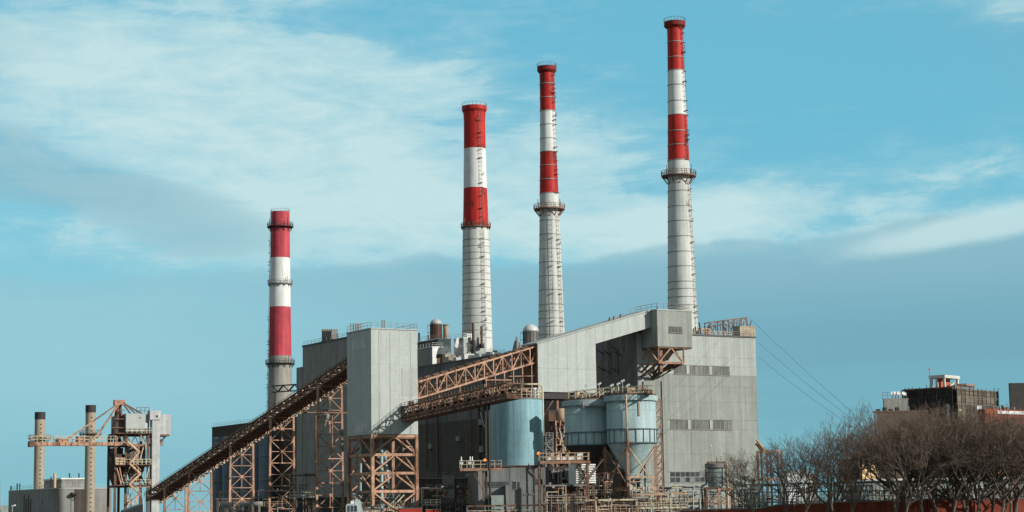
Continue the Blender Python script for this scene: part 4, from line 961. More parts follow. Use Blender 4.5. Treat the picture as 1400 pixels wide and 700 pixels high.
for i in range(7):
    k = R.random(); p = a1.lerp(a2, k) + Vector((0, 1.5, .2)); pbox(t, 'filter_unit', R.choice((m_cream, m_tan, m_rustm)), p.x - .7, p.x + .7, p.y - .6, p.y + .6, p.z, p.z + R.uniform(.6, 1.5))
nm = ['above the left end of the left silo', 'second from the left on the silo roofs', 'over the joint of the two silos', 'tallest, at the middle of the right silo roof', 'just right of the tallest one', 'right part of the right silo roof', 'at the right end of the silo roofs']
for i, (px, py) in enumerate(((801, 528), (819, 526), (836, 528), (845, 526), (851, 522), (858, 528), (877, 522))):
    P = at(px, py, 404 - i * 2); zb_ = P.z - (2.4 if i in (1, 3, 6) else 1.6) - 1.0
    f = T('floodlight', 'small white floodlight on a pole, ' + nm[i], 'floodlight', (P.x, P.y, zb_), 0, 'floodlights on the silo roofs')
    ppipe(f, 'pole', m_galv, (0, 0, -.6), (0, 0, P.z - zb_), .07); pbeam(f, 'lamp_head', m_lens, (-.25, 0, P.z - zb_), (.4, -.15, P.z - zb_ + .35), .5, .38)
# frame
gf = G(at(863, 640, 397), 0); t = T('silo_support_steelwork', 'rusty steel frame with tall legs carrying the two blue silos', 'frame', gf)
X = lambda p, y=0, z=9: gf.x(p, y, z); Z = lambda p, x=0, y=0: gf.z(p, x, y)
ytop = Z(607)
yn = -rd1 - .5
xs_ = [X(829, yn), X(859.5, yn), X(898, 0)]
pbeam(t, 'front_post', m_rust, (X(859.5, yn), yn, 0), (X(859.5, yn), yn, Z(600, 0, yn)), .6); ppipe(t, 'front_pole', m_tan, (X(859.3, yn), yn - .2, Z(610, 0, yn)), (X(858.3, yn), yn - .2, Z(539, 0, yn)), .22)
legs = {'a': (X(828, 0), 0), 'b': (X(897.5, -1), -1), 'c': (X(863, 5.5), 5.5), 'd': (X(859.5, yn), yn), 'e': (X(776, 12), 12), 'f': (X(806, 8), 8 ), 'g': (X(806, 20), 20)}
for k in 'abcefg': pbeam(t, 'leg', m_rust if k == 'b' else m_rustm, (*legs[k], 0), (*legs[k], ytop - (.4 if k in 'abc' else .9)), .65)
def link_(k1, k2, z, z2=None, w=.36, mat=None): pbeam(t, 'girder' if z2 is None else 'brace', mat or m_rustm, (*legs[k1], z), (*legs[k2], z if z2 is None else z2), w, w * 1.4 if z2 is None else w)
for z in (Z(668, 0, yn), Z(687, 0, yn)):
    for a_, c_ in (('a', 'd'), ('d', 'b'), ('b', 'c'), ('a', 'c'), ('e', 'f'), ('f', 'a'), ('g', 'e')): link_(a_, c_, z, mat=m_tan if (a_, c_) == ('d', 'b') else m_rustm, w=.45)
zm = Z(632); zl = Z(667, 0, yn)
for a_, c_ in (('a', 'd'), ('d', 'b'), ('b', 'c'), ('e', 'f'), ('f', 'a')):
    mm = m_tan if a_ == 'd' else m_rustm
    link_(a_, c_, zl, ytop - .6, .2, mm); link_(a_, c_, ytop - .6, zl, .2, mm); link_(a_, c_, 1, zl, .18, mm)
P = at(838, 641, 404); vs = T('collector_drum', 'tan grey horizontal drum below the shaded left silo', 'drum', (P.x, P.y, 0), .15)
MB().cyl((-3.2, 0, P.z), (3.2, 0, P.z), 1.25, n=20).build('drum_shell', M('tan_grey_vessel', (.26, .23, .19), .7, streak=.2), vs, True)
for x in (-2, 2): pbox(vs, 'saddle', m_rustd, x - .3, x + .3, -.9, .9, 0, P.z - .6)
ppipe(vs, 'riser', m_mid, (.4, 0, P.z + 1), (.4, 0, P.z + 2.6), .3)
# ladder mast at the right of the silo
xl_ = X(900.5, 2); 
t_ = T('ladder_mast', 'narrow rusty lattice ladder mast at the right side of the sunlit silo', 'ladder mast', gf)
for dx in (-.5, .9): pbeam(t_, 'upright', m_rust, (xl_ + dx, 2, 0), (xl_ + dx, 2, Z(545.5)), .2); pbeam(t_, 'upright', m_rustm, (xl_ + dx, 3.4, 0), (xl_ + dx, 3.4, Z(545.5)), .2)
zs = lin(0, Z(545.5), 15)
for i in range(15):
    for y in (2, 3.4): pbeam(t_, 'lattice', m_rustm, (xl_ - .5, y, zs[i]), (xl_ + .9, y, zs[i + 1]), .14); pbeam(t_, 'strut', m_rust, (xl_ - .5, y, zs[i + 1]), (xl_ + .9, y, zs[i + 1]), .16)
    if i % 2: pbox(t_, 'landing', m_tan, xl_ - .6, xl_ + 1, 1.9, 3.5, zs[i], zs[i] + .15)
# ------------------------------------------------------------------ things on the boiler house roof
def rbox(name, label, cat, pxl, pxc, pxr, ptop, pbot_z, loc_x, mats, py_ref=None):
    """a box on the plant grid seen with its left side pxl..pxc and its front pxc..pxr; loc_x is its distance in from the roof edge"""
    yc = gm.y(pxc, loc_x, H); g = G(gm.w(loc_x, yc, 0)); w = g.x(pxr, 0, H); d = g.y(pxl, 0, H) if pxl < pxc else 4
    t = T(name, label, cat, g, z=0); z1 = g.z(ptop)
    MB().box(0, w, 0, d, pbot_z, z1).build('wall', mats[1], t)
    panels(t, mats[0], 'front', 0, lin(0, w, max(1, round(w / 2.2))), [pbot_z, z1], t=.08, gap=.04)
    MB().box(-.15, w + .15, -.15, d + .15, z1, z1 + .25).build('roof', mats[2], t)
    return t, g, w, d, z1
HR = H + .36
t, g, w, d, z1 = rbox('roof_penthouse', 'white roof penthouse with a brown door beside the pale tower', 'penthouse', 571, 591, 610.5, 474.5, HR, 3, (m_white, m_wallgrey, m_white))
f = pbox(t, 'door', m_rustd, g.x(597, 0, z1 - 3), g.x(604.5, 0, z1 - 3), -.2, -.081, max(HR, g.z(497.5)), g.z(484)); rail(t, [(0, d, z1 + .25), (0, 0, z1 + .25), (w, 0, z1 + .25)], m_galv, 1.1, 1.8)
t, g, w, d, z1 = rbox('roof_penthouse', 'dark grey roof block under the domed brown silo', 'penthouse', 570, 599, 617, 463.5, HR, 16, (m_frontpale, m_dark, m_white))
rail(t, [(0, d, z1 + .25), (0, 0, z1 + .25), (w, 0, z1 + .25)], m_cream, 1.3, 1.6)
gd, zd = g, z1
for px, py in ((573, 455), (585.7, 458)): yy = g.y(px, .5, z1); ppipe(t, 'vent_pipe', m_rustd, (.5, yy, z1), (.5, yy, g.z(py, .5, yy)), .28)
t, g, w, d, z1 = rbox('roof_penthouse', 'grey louvred roof house in front of the widest chimney', 'penthouse', 621, 634, 663.5, 462, HR, 10, (m_frontpale, m_wallgrey, m_white))
for pa, pb in ((637.5, 645), (647.5, 653), (654.5, 662)):
    f = MB().box(g.x(pa, 0, z1), g.x(pb, 0, z1), -.15, -.085, g.z(475), g.z(468.5)).build('louvre', m_mid, t)
    for i in range(4): zz = g.z(475) + (g.z(468.5) - g.z(475)) * (i + .5) / 4; pbox(f, 'slat', m_seam, g.x(pa, 0, z1) + .1, g.x(pb, 0, z1) - .1, -.24, -.151, zz - .09, zz + .05)
for px, pa, pb, w_ in ((647, 441.5, 484, .42), (658.5, 446, 476, .38)): xx = g.x(px, -1.2, z1); ppipe(t, 'vent_pipe', m_rustd, (xx, -1.2, g.z(pb, xx, -1.2)), (xx, -1.2, g.z(pa, xx, -1.2)), w_); ppipe(t, 'pipe_sleeve', m_black, (xx, -1.2, g.z(pb, xx, -1.2)), (xx, -1.2, g.z(pa + 24, xx, -1.2)), w_ * 1.7)
for px in (637, 640, 643.5): xx = g.x(px, 1.5, z1); b = MB(); b.lathe([(.55, 0), (.55, .9), (.3, 1.3), (.01, 1.4)], 12); b.build('roof_vent', m_white, t, True).location = (xx, 1.5, z1 + .25)
rail(t, [(0, d, z1 + .25), (0, 0, z1 + .25), (w, 0, z1 + .25)], m_galv, 1.1, 1.8)
for i in range(8): pbeam(t, 'duct', m_white, (-1 - i * .2, d * .3, z1 - i * .7), (-1.2 - i * .2, d * .3, z1 - .7 - i * .7), 1.0) if i < 4 else None
for k, (px, py, c, ww) in enumerate(((613, 484, m_beige, 1.5), (620, 488, m_beige, 2.2), (628, 489, m_galv, 1.6), (641, 484, m_galv, 2.0), (652, 486, m_white, 2.4), (668, 486, m_galv, 1.8), (677, 482, m_white, 1.3))):
    yy = gm.y(px, 5, H); P = gm.w(5, yy, HR); u_ = T('roof_unit', ('first' , 'second', 'third', 'fourth', 'fifth', 'sixth', 'last')[k] + ' small plant unit from the left in the row along the dark roof edge', 'roof unit', P, GA, 'roof units on the boiler house')
    zz = gm.z(py, 5, yy) - HR
    b = MB(); b.box(-ww, ww, -1, 1, 0, max(1.2, zz)); b.build('casing', c, u_); pbox(u_, 'fan_cowl', m_mid, -.5, .5, -.5, .5, max(1.2, zz) + .002, max(1.2, zz) + .6)
def dome(pxc, w, ptop, pbase, Y, label, mat, matd, base=None):
    P = at(pxc, ptop, Y); g = G(P, 0); r = w * Y / FPX / 2; z0 = base if base is not None else g.z(pbase); zt = g.z(ptop); zs_ = zt - r * .9
    t = T('domed_silo', label, 'silo', (P.x, P.y, z0), 0)
    MB().lathe([(r, 0), (r, zs_ - z0)], 32).build('shell', mat, t, True)
    MB().lathe([(r * 1.04 * math.cos(a), zs_ - z0 + r * .9 * math.sin(a)) for a in (i * math.pi / 16 for i in range(8))] + [(.02, zt - z0)], 32).build('dome', matd, t, True)
    for i in range(16):
        a = i * math.pi / 8; pbeam(t, 'stave', mat, (r * 1.01 * math.cos(a), r * 1.01 * math.sin(a), 0), (r * 1.01 * math.cos(a), r * 1.01 * math.sin(a), zs_ - z0), .18)
    MB().lathe([(r, zs_ - z0 - .3), (r * 1.08, zs_ - z0 - .3), (r * 1.08, zs_ - z0 + .1), (r, zs_ - z0 + .1)], 32).build('eave_ring', m_mid, t)
    ladder(t, (-r - .1, 0, 0), (-r - .1, 0, zs_ - z0), m_black, (-1, 0, 0)); return t
dome(596, 15.5, 436, 463, gd.w(4, 8, 0).y, 'brown domed silo with a grey cap on the roof behind the pale tower', M("brown_silo_steel", (.12, .06, .04), .6, streak=.5), m_galv, zd + .26)
P = gd.w(7, 8, 0); Y_ = P.y
P = at(609.5, 455, Y_); t = T('roof_tank', 'slim rust streaked cream tank beside the brown domed silo', 'tank', (P.x, P.y, zd + .26), 0)
r = 7.4 * Y_ / FPX / 2; zt = zof(P.x, P.y, 444); MB().lathe([(r, 0), (r, zt - zd - .26)], 24, cap1=True).build('shell', M("rust_streaked_cream", (.42, .30, .20), .7, streak=.5, rust=.5), t, True)
MB().lathe([(r, zt - zd - .6), (r + .12, zt - zd - .6), (r + .12, zt - zd - .2), (r, zt - zd - .2)], 24).build('rim', m_rustm, t)
dome(725.5, 21, 443.5, 473, gm.w(23, gm.y(725.5, 23, H), 0).y, 'grey domed silo between the wide and the slender chimney', M("grey_silo_steel", (.17, .165, .155), .6, streak=.3), m_galv, HR)
for px, py in ((707, 460), (704.5, 466), (711, 468), (703, 471)):
    yy = gm.y(px, 2, H); t = T('roof_vent', {707: 'tall pointed roof vent', 704.5: 'short grey vent', 711: 'stubby vent', 703: 'lowest round vent'}[px] + ' on the dark roof just left of the grey domed silo', 'vent', gm.w(2, yy, HR), GA)
    zz = gm.z(py, 2, yy) - HR; b = MB(); b.lathe([(.55, 0), (.45, max(.6, zz - 1.2)), (.15, max(.9, zz))], 10, cap1=True); b.build('shaft', m_mid, t); pbox(t, 'collar', m_galv, -.6, .6, -.6, .6, 0, .5)
# roof end on the right: cream lift house, lattice frame and poles
yb = 1.2; g = G(gm.w(gm.x(1012, yb, H), yb, 0)); w = g.x(1033.2, 0, H); d = g.y(1002, 0, H)
t = T('roof_lift_house', 'cream block house with faint scrawled writing on the right roof end', 'roof house', g)
z0, z1 = HR, g.z(446.3); MB().box(0, w, 0, d, z0, z1).build('wall', m_beige, t); MB().box(-.1, w + .1, -.1, d + .1, z1, z1 + .2).build('roof', m_beige, t)
b = MB()
for row, n_ in ((0, 7), (1, 5)):
    x = w * .18
    for i in range(n_):
        zz = z0 + (z1 - z0) * (.62 - .2 * row); k = R.uniform(.15, .4); b.beam((x, -.02, zz + R.uniform(-.2, .2)), (x + k, -.02, zz + R.uniform(-.25, .3)), .1, .05); x += k + R.uniform(.05, .2)
b.build('scrawl', m_mid, t)
g = G(gm.w(gm.x(970, 7, H), 7, 0)); t = T('roof_lattice_frame', 'rusty lattice gantry on the right roof end holding the cables', 'gantry', g)
xa, xb = 0, g.x(1023, 0, H); za, zb_ = g.z(441), g.z(433.8, xb)
for y in (0, 2.2):
    pbeam(t, 'chord', m_rustm, (xa, y, za), (xb, y, zb_), .28); pbeam(t, 'chord', m_rustm, (xa + 1, y, za - 1.0), (xb, y, zb_ - 1.0), .22)
n = 9
for i in range(n):
    k0, k1 = i / n, (i + 1) / n; p = Vector((xa + (xb - xa) * k0, 0, za + (zb_ - za) * k0)); q = Vector((xa + (xb - xa) * k1, 0, za + (zb_ - za) * k1)); dn = Vector((0, 0, -1))
    pbeam(t, 'lattice', m_rustm, p + (dn if i % 2 else Vector()), q + (Vector() if i % 2 else dn), .18); pbeam(t, 'cross_piece', m_tan, p, p + Vector((0, 2.2, 0)), .18)
for k in (.02, .35, .5, .78, .97):
    x = xa + (xb - xa) * k; z = za + (zb_ - za) * k
    for y in (0, 2.2): pbeam(t, 'leg', m_rustm, (x, y, HR), (x, y, z), .2)
    pbeam(t, 'brace', m_rustd, (x, 0, HR + .5), (x + 1.6, 0, z - .8), .16); pbeam(t, 'brace', m_rustd, (x + 1.6, 0, HR + .5), (x, 0, z - .8), .16)
for k in (.15, .27, .42, .6, .7): x = xa + (xb - xa) * k; ppipe(t, 'insulator', m_mid, (x, -.4, za + (zb_ - za) * k - 2.6), (x, -.4, za + (zb_ - za) * k - .9), .17)
rail(t, [(xa - 4, -4, HR), (xb * .75, -4, HR)], m_tan, 1.2, 1.5, .1)
g = G(gm.w(gm.x(953, 4, H), 4, 0)); t = T('roof_pole_group', 'cluster of dark poles on tan railings, right of the head house', 'pole cluster', g)
for px, py in ((948.5, 449), (951, 447), (954, 452), (956.5, 441), (964, 446), (967, 450), (969.5, 444)): x = g.x(px, 0, H); ppipe(t, 'pole', m_rustd, (x, R.uniform(-.8, .8), HR - .05), (x, 0, g.z(py, x)), .2)
for z in (HR + 1, HR + 1.9): pbeam(t, 'tie_rail', m_rust, (g.x(954, 0, H), 0, z), (g.x(972, 0, H), 0, z), .25)
for px in (955, 959, 963, 967, 971): x = g.x(px, 0, H); pbeam(t, 'post', m_rust, (x, 0, HR - .05), (x, 0, HR + 2), .2)

g = G(g2.w(2, g2.y(455, 2, 60), 0)); t = T('roof_fin_vents', 'row of dark vertical fins on the tall dark block left of the pale tower', 'roof vents', g)
for px in (441.5, 444, 446.5, 449, 451.5, 454): yy = g.y(px, 0, H2); pbox(t, 'fin', m_mid, -.3, 2, yy - .3, yy + .3, H2 + .5, g.z(450, 0, yy))
pbox(t, 'kerb', m_seam, -.5, 2.2, -1, g.y(440.5, 0, H2), H2 + .45, H2 + 1.1); yy = g.y(461, 0, H2); ppipe(t, 'pole', m_black, (0, yy, H2 + .4), (0, yy, g.z(456, 0, yy)), .14)
A_ = at(372, 536, 690); B_ = at(418, 533, 655); t = T('lattice_bridge', 'thin dark lattice footbridge between the pink banded chimney and the tall dark block', 'footbridge', A_, 0); D_ = B_ - A_
for dy in (0, 2):
    for dz in (0, 2.2): pbeam(t, 'chord', m_black, (0, dy, dz), D_ + Vector((0, dy, dz)), .3)
    for i in range(6): pbeam(t, 'diagonal', m_black, D_ * (i / 6) + Vector((0, dy, 0 if i % 2 else 2.2)), D_ * ((i + 1) / 6) + Vector((0, dy, 2.2 if i % 2 else 0)), .22)
    pbeam(t, 'leg', m_black, (-1, dy, -A_.z), (1, dy, 0), .3)
for i in range(4): pbeam(t, 'cross_tie', m_black, D_ * (i / 3), D_ * (i / 3) + Vector((0, 2, 0)), .2)
P = at(443, 575, 470); t = T('pale_hopper', 'small pale pointed hopper behind the nearest trestle', 'hopper', P.xy.to_3d(), GA)
z0_, z1_ = zof(P.x, P.y, 583), zof(P.x, P.y, 568); MB().lathe([(.25, z0_), (1.7, z1_), (1.7, z1_ + .4), (.01, z1_ + .45)], 4).build('cone', m_wallgrey, t); pbox(t, 'platform', m_rustm, -5, 6, -1, 1, z1_ + .5, z1_ + .8); pbeam(t, 'post', m_rustm, (2.2, 0, 0), (2.2, 0, z1_ + .5), .3); pbeam(t, 'post', m_rustm, (-2.2, 0, 0), (-2.2, 0, z1_ + .5), .3)
# ------------------------------------------------------------------ power cables to a pole behind the trees
lab = ['top cable from the roof gantry down to the trees', 'middle cable from the wall edge down to the trees', 'lowest of the three cables leaving the grey wall']
for i, (a, c) in enumerate((((1024, 434), (1178, 571)), ((1036.5, 468), (1170, 573)), ((1037, 488), (1160, 576)))):
    A = at(*a, 484); B = at(*c, 400); E = A + (B - A) * 1.35; pts = []
    for k in range(25): s_ = k / 24; p = A.lerp(E, s_); p.z -= 2.2 * 4 * s_ * (1 - s_) * .35; pts.append(p - A)
    t = T('power_cable', lab[i], 'cable', A, 0); MB().tube(pts, .028, 5).build('cable', m_black, t)

# ------------------------------------------------------------------ plant clutter at the foot of everything
def manifold(name, label, px0, px1, ptop, Y, mats, n, rot=.1, cat='pipework', dep=3.0):
    g = G(at(px0, 690, Y), rot); w = g.x(px1, 0, 5); z1 = g.z(ptop); t = T(name, label, cat, g)
    k = max(1, round(w / 4.5))
    for i in range(k + 1):
        for y in (0, dep): pbeam(t, 'post', R.choice(mats), (w * i / k, y, 0), (w * i / k, y, z1), .18)
    for zz in (z1, z1 * .62): pbeam(t, 'beam', R.choice(mats), (0, 0, zz), (w, 0, zz), .2, .3); pbeam(t, 'beam', R.choice(mats), (0, dep, zz), (w, dep, zz), .2, .3)
    for i in range(n * 2):
        c = R.choice(mats * 3 + [m_galv, m_cream, m_mid]); x = R.uniform(0, w); y = R.uniform(-.4, dep); z = R.uniform(3.0, z1 * 1.05); r = R.uniform(.05, .13)
        if R.random() < .5:
            ppipe(t, 'pipe', c, (x, y, 0), (x, y, z), r)
            if R.random() < .5: ppipe(t, 'pipe', c, (x, y, z), (min(w, x + R.uniform(.6, 2.5)), y, z), r)
        elif R.random() < .5: ppipe(t, 'pipe', c, (max(0, x - R.uniform(1, 4)), y, z), (x, y, z), r)
        else: pbox(t, 'valve', c, x - R.uniform(.12, .35), x + R.uniform(.12, .35), y - .2, y + .2, z - .2, z + R.uniform(.1, .4))
    rail(t, [(0, -.2, z1 * .62), (w, -.2, z1 * .62)], R.choice([m_cream, m_tan, m_mid]), 1.1, 1.2, .08)
    return t, g, w, z1
RU = [m_rustm, m_rustd, m_tan, m_mid]; GR = [m_mid, m_galv, m_green, m_black]; DK = [m_black, m_rustd, m_dark2, m_mid]
for args in (('pipe_rack', 'dark pipe rack between the two nearest trestles', 396, 432, 650, 440, DK, 20), ('pipe_rack', 'dim pipe rack behind the third trestle at the silos foot', 300, 392, 672, 520, DK, 24),
             ('pipe_rack', 'dim low pipework right of the pale tower frame', 574, 632, 668, 428, DK, 26), ('pipe_rack', 'cluttered pale pipework inside the foot of the tower frame', 482, 566, 674, 436, [m_silo, m_galv, m_rustm, m_black], 46),
             ('pipe_manifold', 'tan and white pipework under the rusty walkway beside the control building', 746, 802, 664, 386, RU, 44), ('pipe_manifold', 'dense rusty pipework under the shaded left silo', 800, 838, 648, 394, RU + DK, 60),
             ('pipe_manifold', 'pale bent pipes below the cone of the sunlit silo', 862, 896, 652, 390, [m_galv, m_silo, m_tan, m_mid], 40), ('pipe_manifold', 'low yellowish pipework in front of the silo frame', 800, 872, 684, 376, RU + [m_cream], 50),
             ('pipe_manifold', 'long low tan pipework between the sunlit silo and the small tank', 868, 940, 676, 378, RU + [m_cream, m_cream], 64), ('pipe_manifold', 'grey green substation pipework below the lowest ribbon window', 902, 964, 667, 400, GR, 60),
             ('pipe_manifold', 'grey substation posts behind the small blue tank', 964, 1042, 668, 402, GR, 50), ('pipe_manifold', 'low dark valves along the bottom edge below the control building', 640, 745, 692, 388, DK + [m_mid], 14)):
    manifold(*args)
# dark machinery house left of the silos, louvred white cooler, rusty dust tower
g = G(at(751, 690, 394), .1); t = T('machinery_house', 'dark brown machinery house with pale pipes, under the rusty walkway', 'machinery house', g)
w = g.x(788, 0, 6); z1 = g.z(638); MB().box(0, w, 0, 6, 0, z1).build('wall', m_dark2, t); panels(t, m_dark2, 'front', 0, lin(0, w, 3), [0, z1 * .5, z1], t=.08)
for px, pa, pb in ((757, 641, 655), (764, 643, 662), (768, 643, 664), (774, 641, 652), (777, 641, 658)): x = g.x(px, -.6, 6); ppipe(t, 'pipe', m_mid, (x, -.6, g.z(pb)), (x, -.6, g.z(pa)), .22)
for pa, pb, py in ((764, 777, 663.5), (755, 766, 646), (768, 775, 655)): ppipe(t, 'pipe', m_mid, (g.x(pa, -.6, 6), -.6, g.z(py)), (g.x(pb, -.6, 6), -.6, g.z(py)), .24)
g = G(at(788, 690, 388), .35); t = T('louvred_cooler', 'white louvred cooler box behind rusty braces under the silos', 'cooler', g)
w = g.x(814.5, 0, 9); z0, z1 = g.z(662), g.z(634.5); MB().box(0, w, 0, 4, z0, z1).build('casing', m_white, t); n = 9
for i in range(n):
    zz = z0 + (z1 - z0) * (i + .2) / n; b = MB(); b.poly([(0, -.02, zz), (w, -.02, zz), (w, -.32, zz + .1), (0, -.32, zz + .1), (0, -.02, zz + .34), (w, -.02, zz + .34)], [(0, 1, 2, 3), (3, 2, 5, 4), (0, 3, 4), (1, 5, 2)]); b.build('slat', m_white, t)
for x in (.3, w - .3): pbeam(t, 'leg', m_rustm, (x, .2, 0), (x, .2, z0), .3)
for a_, c_ in (((.2, -.6, z0 - 1), (w * .7, -.6, z1 + .5)), ((w * .4, -.6, z0), (w + 1.5, -.6, z1 + 1)), ((w * .1, -.6, z1), (w * .6, -.6, z0))): pbeam(t, 'brace', m_rustd, a_, c_, .22)
g = G(at(763, 690, 433), .3); t = T('dust_tower', 'slim rusty elevator tower with a box on top, left of the blue silos', 'tower', g)
x0, x1 = g.x(760.5, 0, 18), g.x(778, 0, 18); zt = g.z(575)
for x in (x0, x1):
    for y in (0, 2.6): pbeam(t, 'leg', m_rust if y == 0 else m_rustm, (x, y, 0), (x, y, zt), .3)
zs = lin(4, zt, 11)
for i in range(11):
    pbeam(t, 'brace', R.choice(RU), (x0 if i % 2 else x1, -.05, zs[i]), (x1 if i % 2 else x0, -.05, zs[i + 1]), .22); pbeam(t, 'strut', R.choice(RU), (x0, -.02, zs[i]), (x1, -.02, zs[i]), .24)
    pbox(t, 'landing', m_rustm, x0, x1, 0, 2.6, zs[i], zs[i] + .12)
    for k in range(3): x = R.uniform(x0, x1); ppipe(t, 'pipe', R.choice((m_cream, m_galv, m_tan, m_rust)), (x, -.3, zs[i]), (x + R.uniform(-.6, .6), -.3, zs[i + 1]), R.uniform(.1, .22))
rail(t, [(x0, -.2, zs[4]), (x1, -.2, zs[4])], m_cream, 1.2, .8, .1)
MB().lathe([(.01, -.6), (1.2, -.4), (1.4, .4), (1.4, zof(g.o.x, g.o.y, 558.5) - zt), (.01, zof(g.o.x, g.o.y, 558) - zt)], 18).build('drum', m_tan, t, True).location = (x1 - 1.2, .6, zt)
pbox(t, 'casing', m_rustm, x0 + .5, x1 - .2, .6, 2.5, 8, zt + .1)
pbox(t, 'motor_house', m_rustd, g.x(751, 0, 20), g.x(761, 0, 20), 0, 2.4, g.z(576), g.z(560.5))
pbox(t, 'duct', m_rustd, g.x(753, 1, 14), g.x(757, 1, 14), 1, 2, 0, g.z(576))
for i in range(4): pbox(t, 'side_landing', m_rustm, x1, x1 + 1.4, 0, 1.6, zs[2 * i + 1], zs[2 * i + 1] + .15)
# a stair tower on the right foot of the tank (its shadow falls on the tank)
g = G(at(748, 690, 423), .1); t = T('stair_tower', 'small dark stair tower between the blue tank and the dust tower', 'stairs', g)
z0, z1 = g.z(637), g.z(598); xw = g.x(757, 0, 15)
for x in (0, xw):
    for y in (0, 2): pbeam(t, 'post', m_mid, (x, y, 0), (x, y, z1), .18)
for i in range(4):
    za, zb_ = z0 + (z1 - z0) * i / 4, z0 + (z1 - z0) * (i + 1) / 4; pbeam(t, 'stringer', m_mid, (0 if i % 2 else xw, -.1, za), (xw if i % 2 else 0, -.1, zb_), .16, .3); pbox(t, 'landing', m_mid, 0, xw, 0, 2, zb_ - .1, zb_)
    rail(t, [(0, 0, zb_), (xw, 0, zb_)], m_galv, 1.0, .8, .08)
# dim low building right of the pale tower, seen in the shade
g = G(at(574, 690, 446), .12); t = T('workshop', 'dim low workshop with a flat roof in the shade right of the pale tower', 'building', g)
w = g.x(664, 0, 8); z1 = g.z(655); MB().box(0, w, 0, 8, 0, z1).build('wall', m_dark, t); pbox(t, 'roof_edge', m_mid, -.2, w + .2, -.3, 8.2, z1, z1 + .3)
for pa, pb, y0, y1 in ((605, 621, 650.5, 682),): pbox(t, 'lift_shaft', m_wallgrey, g.x(pa, 0, 8), g.x(pb, 0, 8), -.4, -.01, g.z(y1), g.z(y0))
for pa, pb in ((583, 592), (596, 608), (612, 620), (626, 636)):
    for y0, y1 in ((662, 668), (685, 693)): f = MB().box(g.x(pa, 0, 6), g.x(pb, 0, 6), -.5, -.401, g.z(y1), g.z(y0)).build('window', m_mid, t); pbox(f, 'pane', m_glass, g.x(pa, 0, 6) + .15, g.x(pb, 0, 6) - .15, -.56, -.502, g.z(y1) + .12, g.z(y0) - .12)
rail(t, [(0, 0, z1 + .3), (w, 0, z1 + .3)], m_mid, 1.1, 2)
# low long dark shed behind the trestles
g = G(at(296, 690, 560), .2); t = T('long_shed', 'long dark shed behind the trestles, left of the pale tower', 'building', g)
w = g.x(474, 0, 6); z1 = g.z(683); MB().box(0, w, 0, 9, 0, z1).build('wall', m_dark, t); pbox(t, 'roof_edge', m_seam, -.2, w + .2, -.3, 9.2, z1, z1 + .35)
for i in range(14): x = w * (i + .3) / 14; f = MB().box(x, x + 1.6, -.12, -.001, z1 * .45, z1 * .8).build('window', m_seam, t); pbox(f, 'pane', m_glass, x + .12, x + 1.48, -.17, -.122, z1 * .48, z1 * .77)
for px, py, k in ((310, 690, 0), (337, 690, 1), (350, 689, 2)):
    P = at(px, py, 470); t = T('grey_pipe_tank', ('small grey horizontal tank under the third trestle, left one', 'small grey horizontal tank under the third trestle, middle', 'small grey horizontal tank right of the third trestle')[k], 'tank', (P.x, P.y, 0), 0)
    zz = P.z; MB().cyl((-1.6, 0, zz), (1.6, 0, zz), .6, n=16).build('drum', m_wallgrey, t, True); pbox(t, 'saddle', m_mid, -1, -.6, -.5, .5, 0, zz - .3); pbox(t, 'saddle', m_mid, .6, 1, -.5, .5, 0, zz - .3)
# vehicle cab and boxes along the bottom edge
g = G(at(473, 695, 412), .05); t = T('mobile_crane_cab', 'pale blue machine cab with dark windows at the foot of the pale tower', 'machine', g)
w = g.x(490.5, 0, 4); z1 = g.z(687.5); MB().prism([(0, 1), (w, 1), (w, z1 - 1.5), (w - .5, z1 - .2), (.3, z1 - .2), (0, z1 - .5)], 0, 2.4).build('cab_body', m_vehicle, t)
for i in range(3): pbox(t, 'window', m_glass, .3 + i * (w - .5) / 3, .1 + (i + 1) * (w - .5) / 3, -.05, -.001, z1 - 1.9, z1 - .6)
for x in (.7, w - .7): MB().cyl((x, -.15, .55), (x, .4, .55), .55, n=16).build('wheel', m_black, t)
MB().prism([(w - 1, z1 - .5), (w + 1.2, 1.2), (w + 1.8, 1.2), (w + .2, z1 + .6), (w - .7, z1 + .8)], .4, 1.6).build('boom_arm', m_vehicle, t); pbox(t, 'beacon', m_lens, 1, 1.8, .5, 1.2, z1 - .2, z1 + .4)
for k, (pa, pb, py, m_, lb) in enumerate(((545, 576, 695.5, m_redp, 'flat red orange skip at the foot of the tower frame'), (582, 592, 697, m_redp, 'small red drum box right of the tower frame, left one'), (594, 601, 696.5, m_redp, 'small red drum box right of the tower frame, right one'),
                                 (689, 695, 696.5, m_redp, 'red box on the yard below the control building, left one'), (698, 704, 696.5, m_redp, 'red box on the yard below the control building, right one'), (833, 836, 683, m_redp, 'narrow upright red box in the low pipework'), (497, 520, 697.5, m_cream, 'cream trough at the near corner of the tower frame'))):
    g = G(at(pa, py, 398), .05); t = T('skip_box' if pb - pa > 12 else 'equipment_box', lb, 'box', g); w = g.x(pb, 0, 4); z1 = g.z(py); z0 = max(0, z1 - max(1, w * .8))
    MB().prism([(.1, z0), (w - .1, z0), (w, z1), (0, z1)], 0, 1.6).build('body', m_, t); pbox(t, 'rim', m_mid, -.08, w + .08, -.08, 1.68, z1, z1 + .1); pbox(t, 'stand', m_black, .2, w - .2, .2, 1.4, 0, z0 - .001)

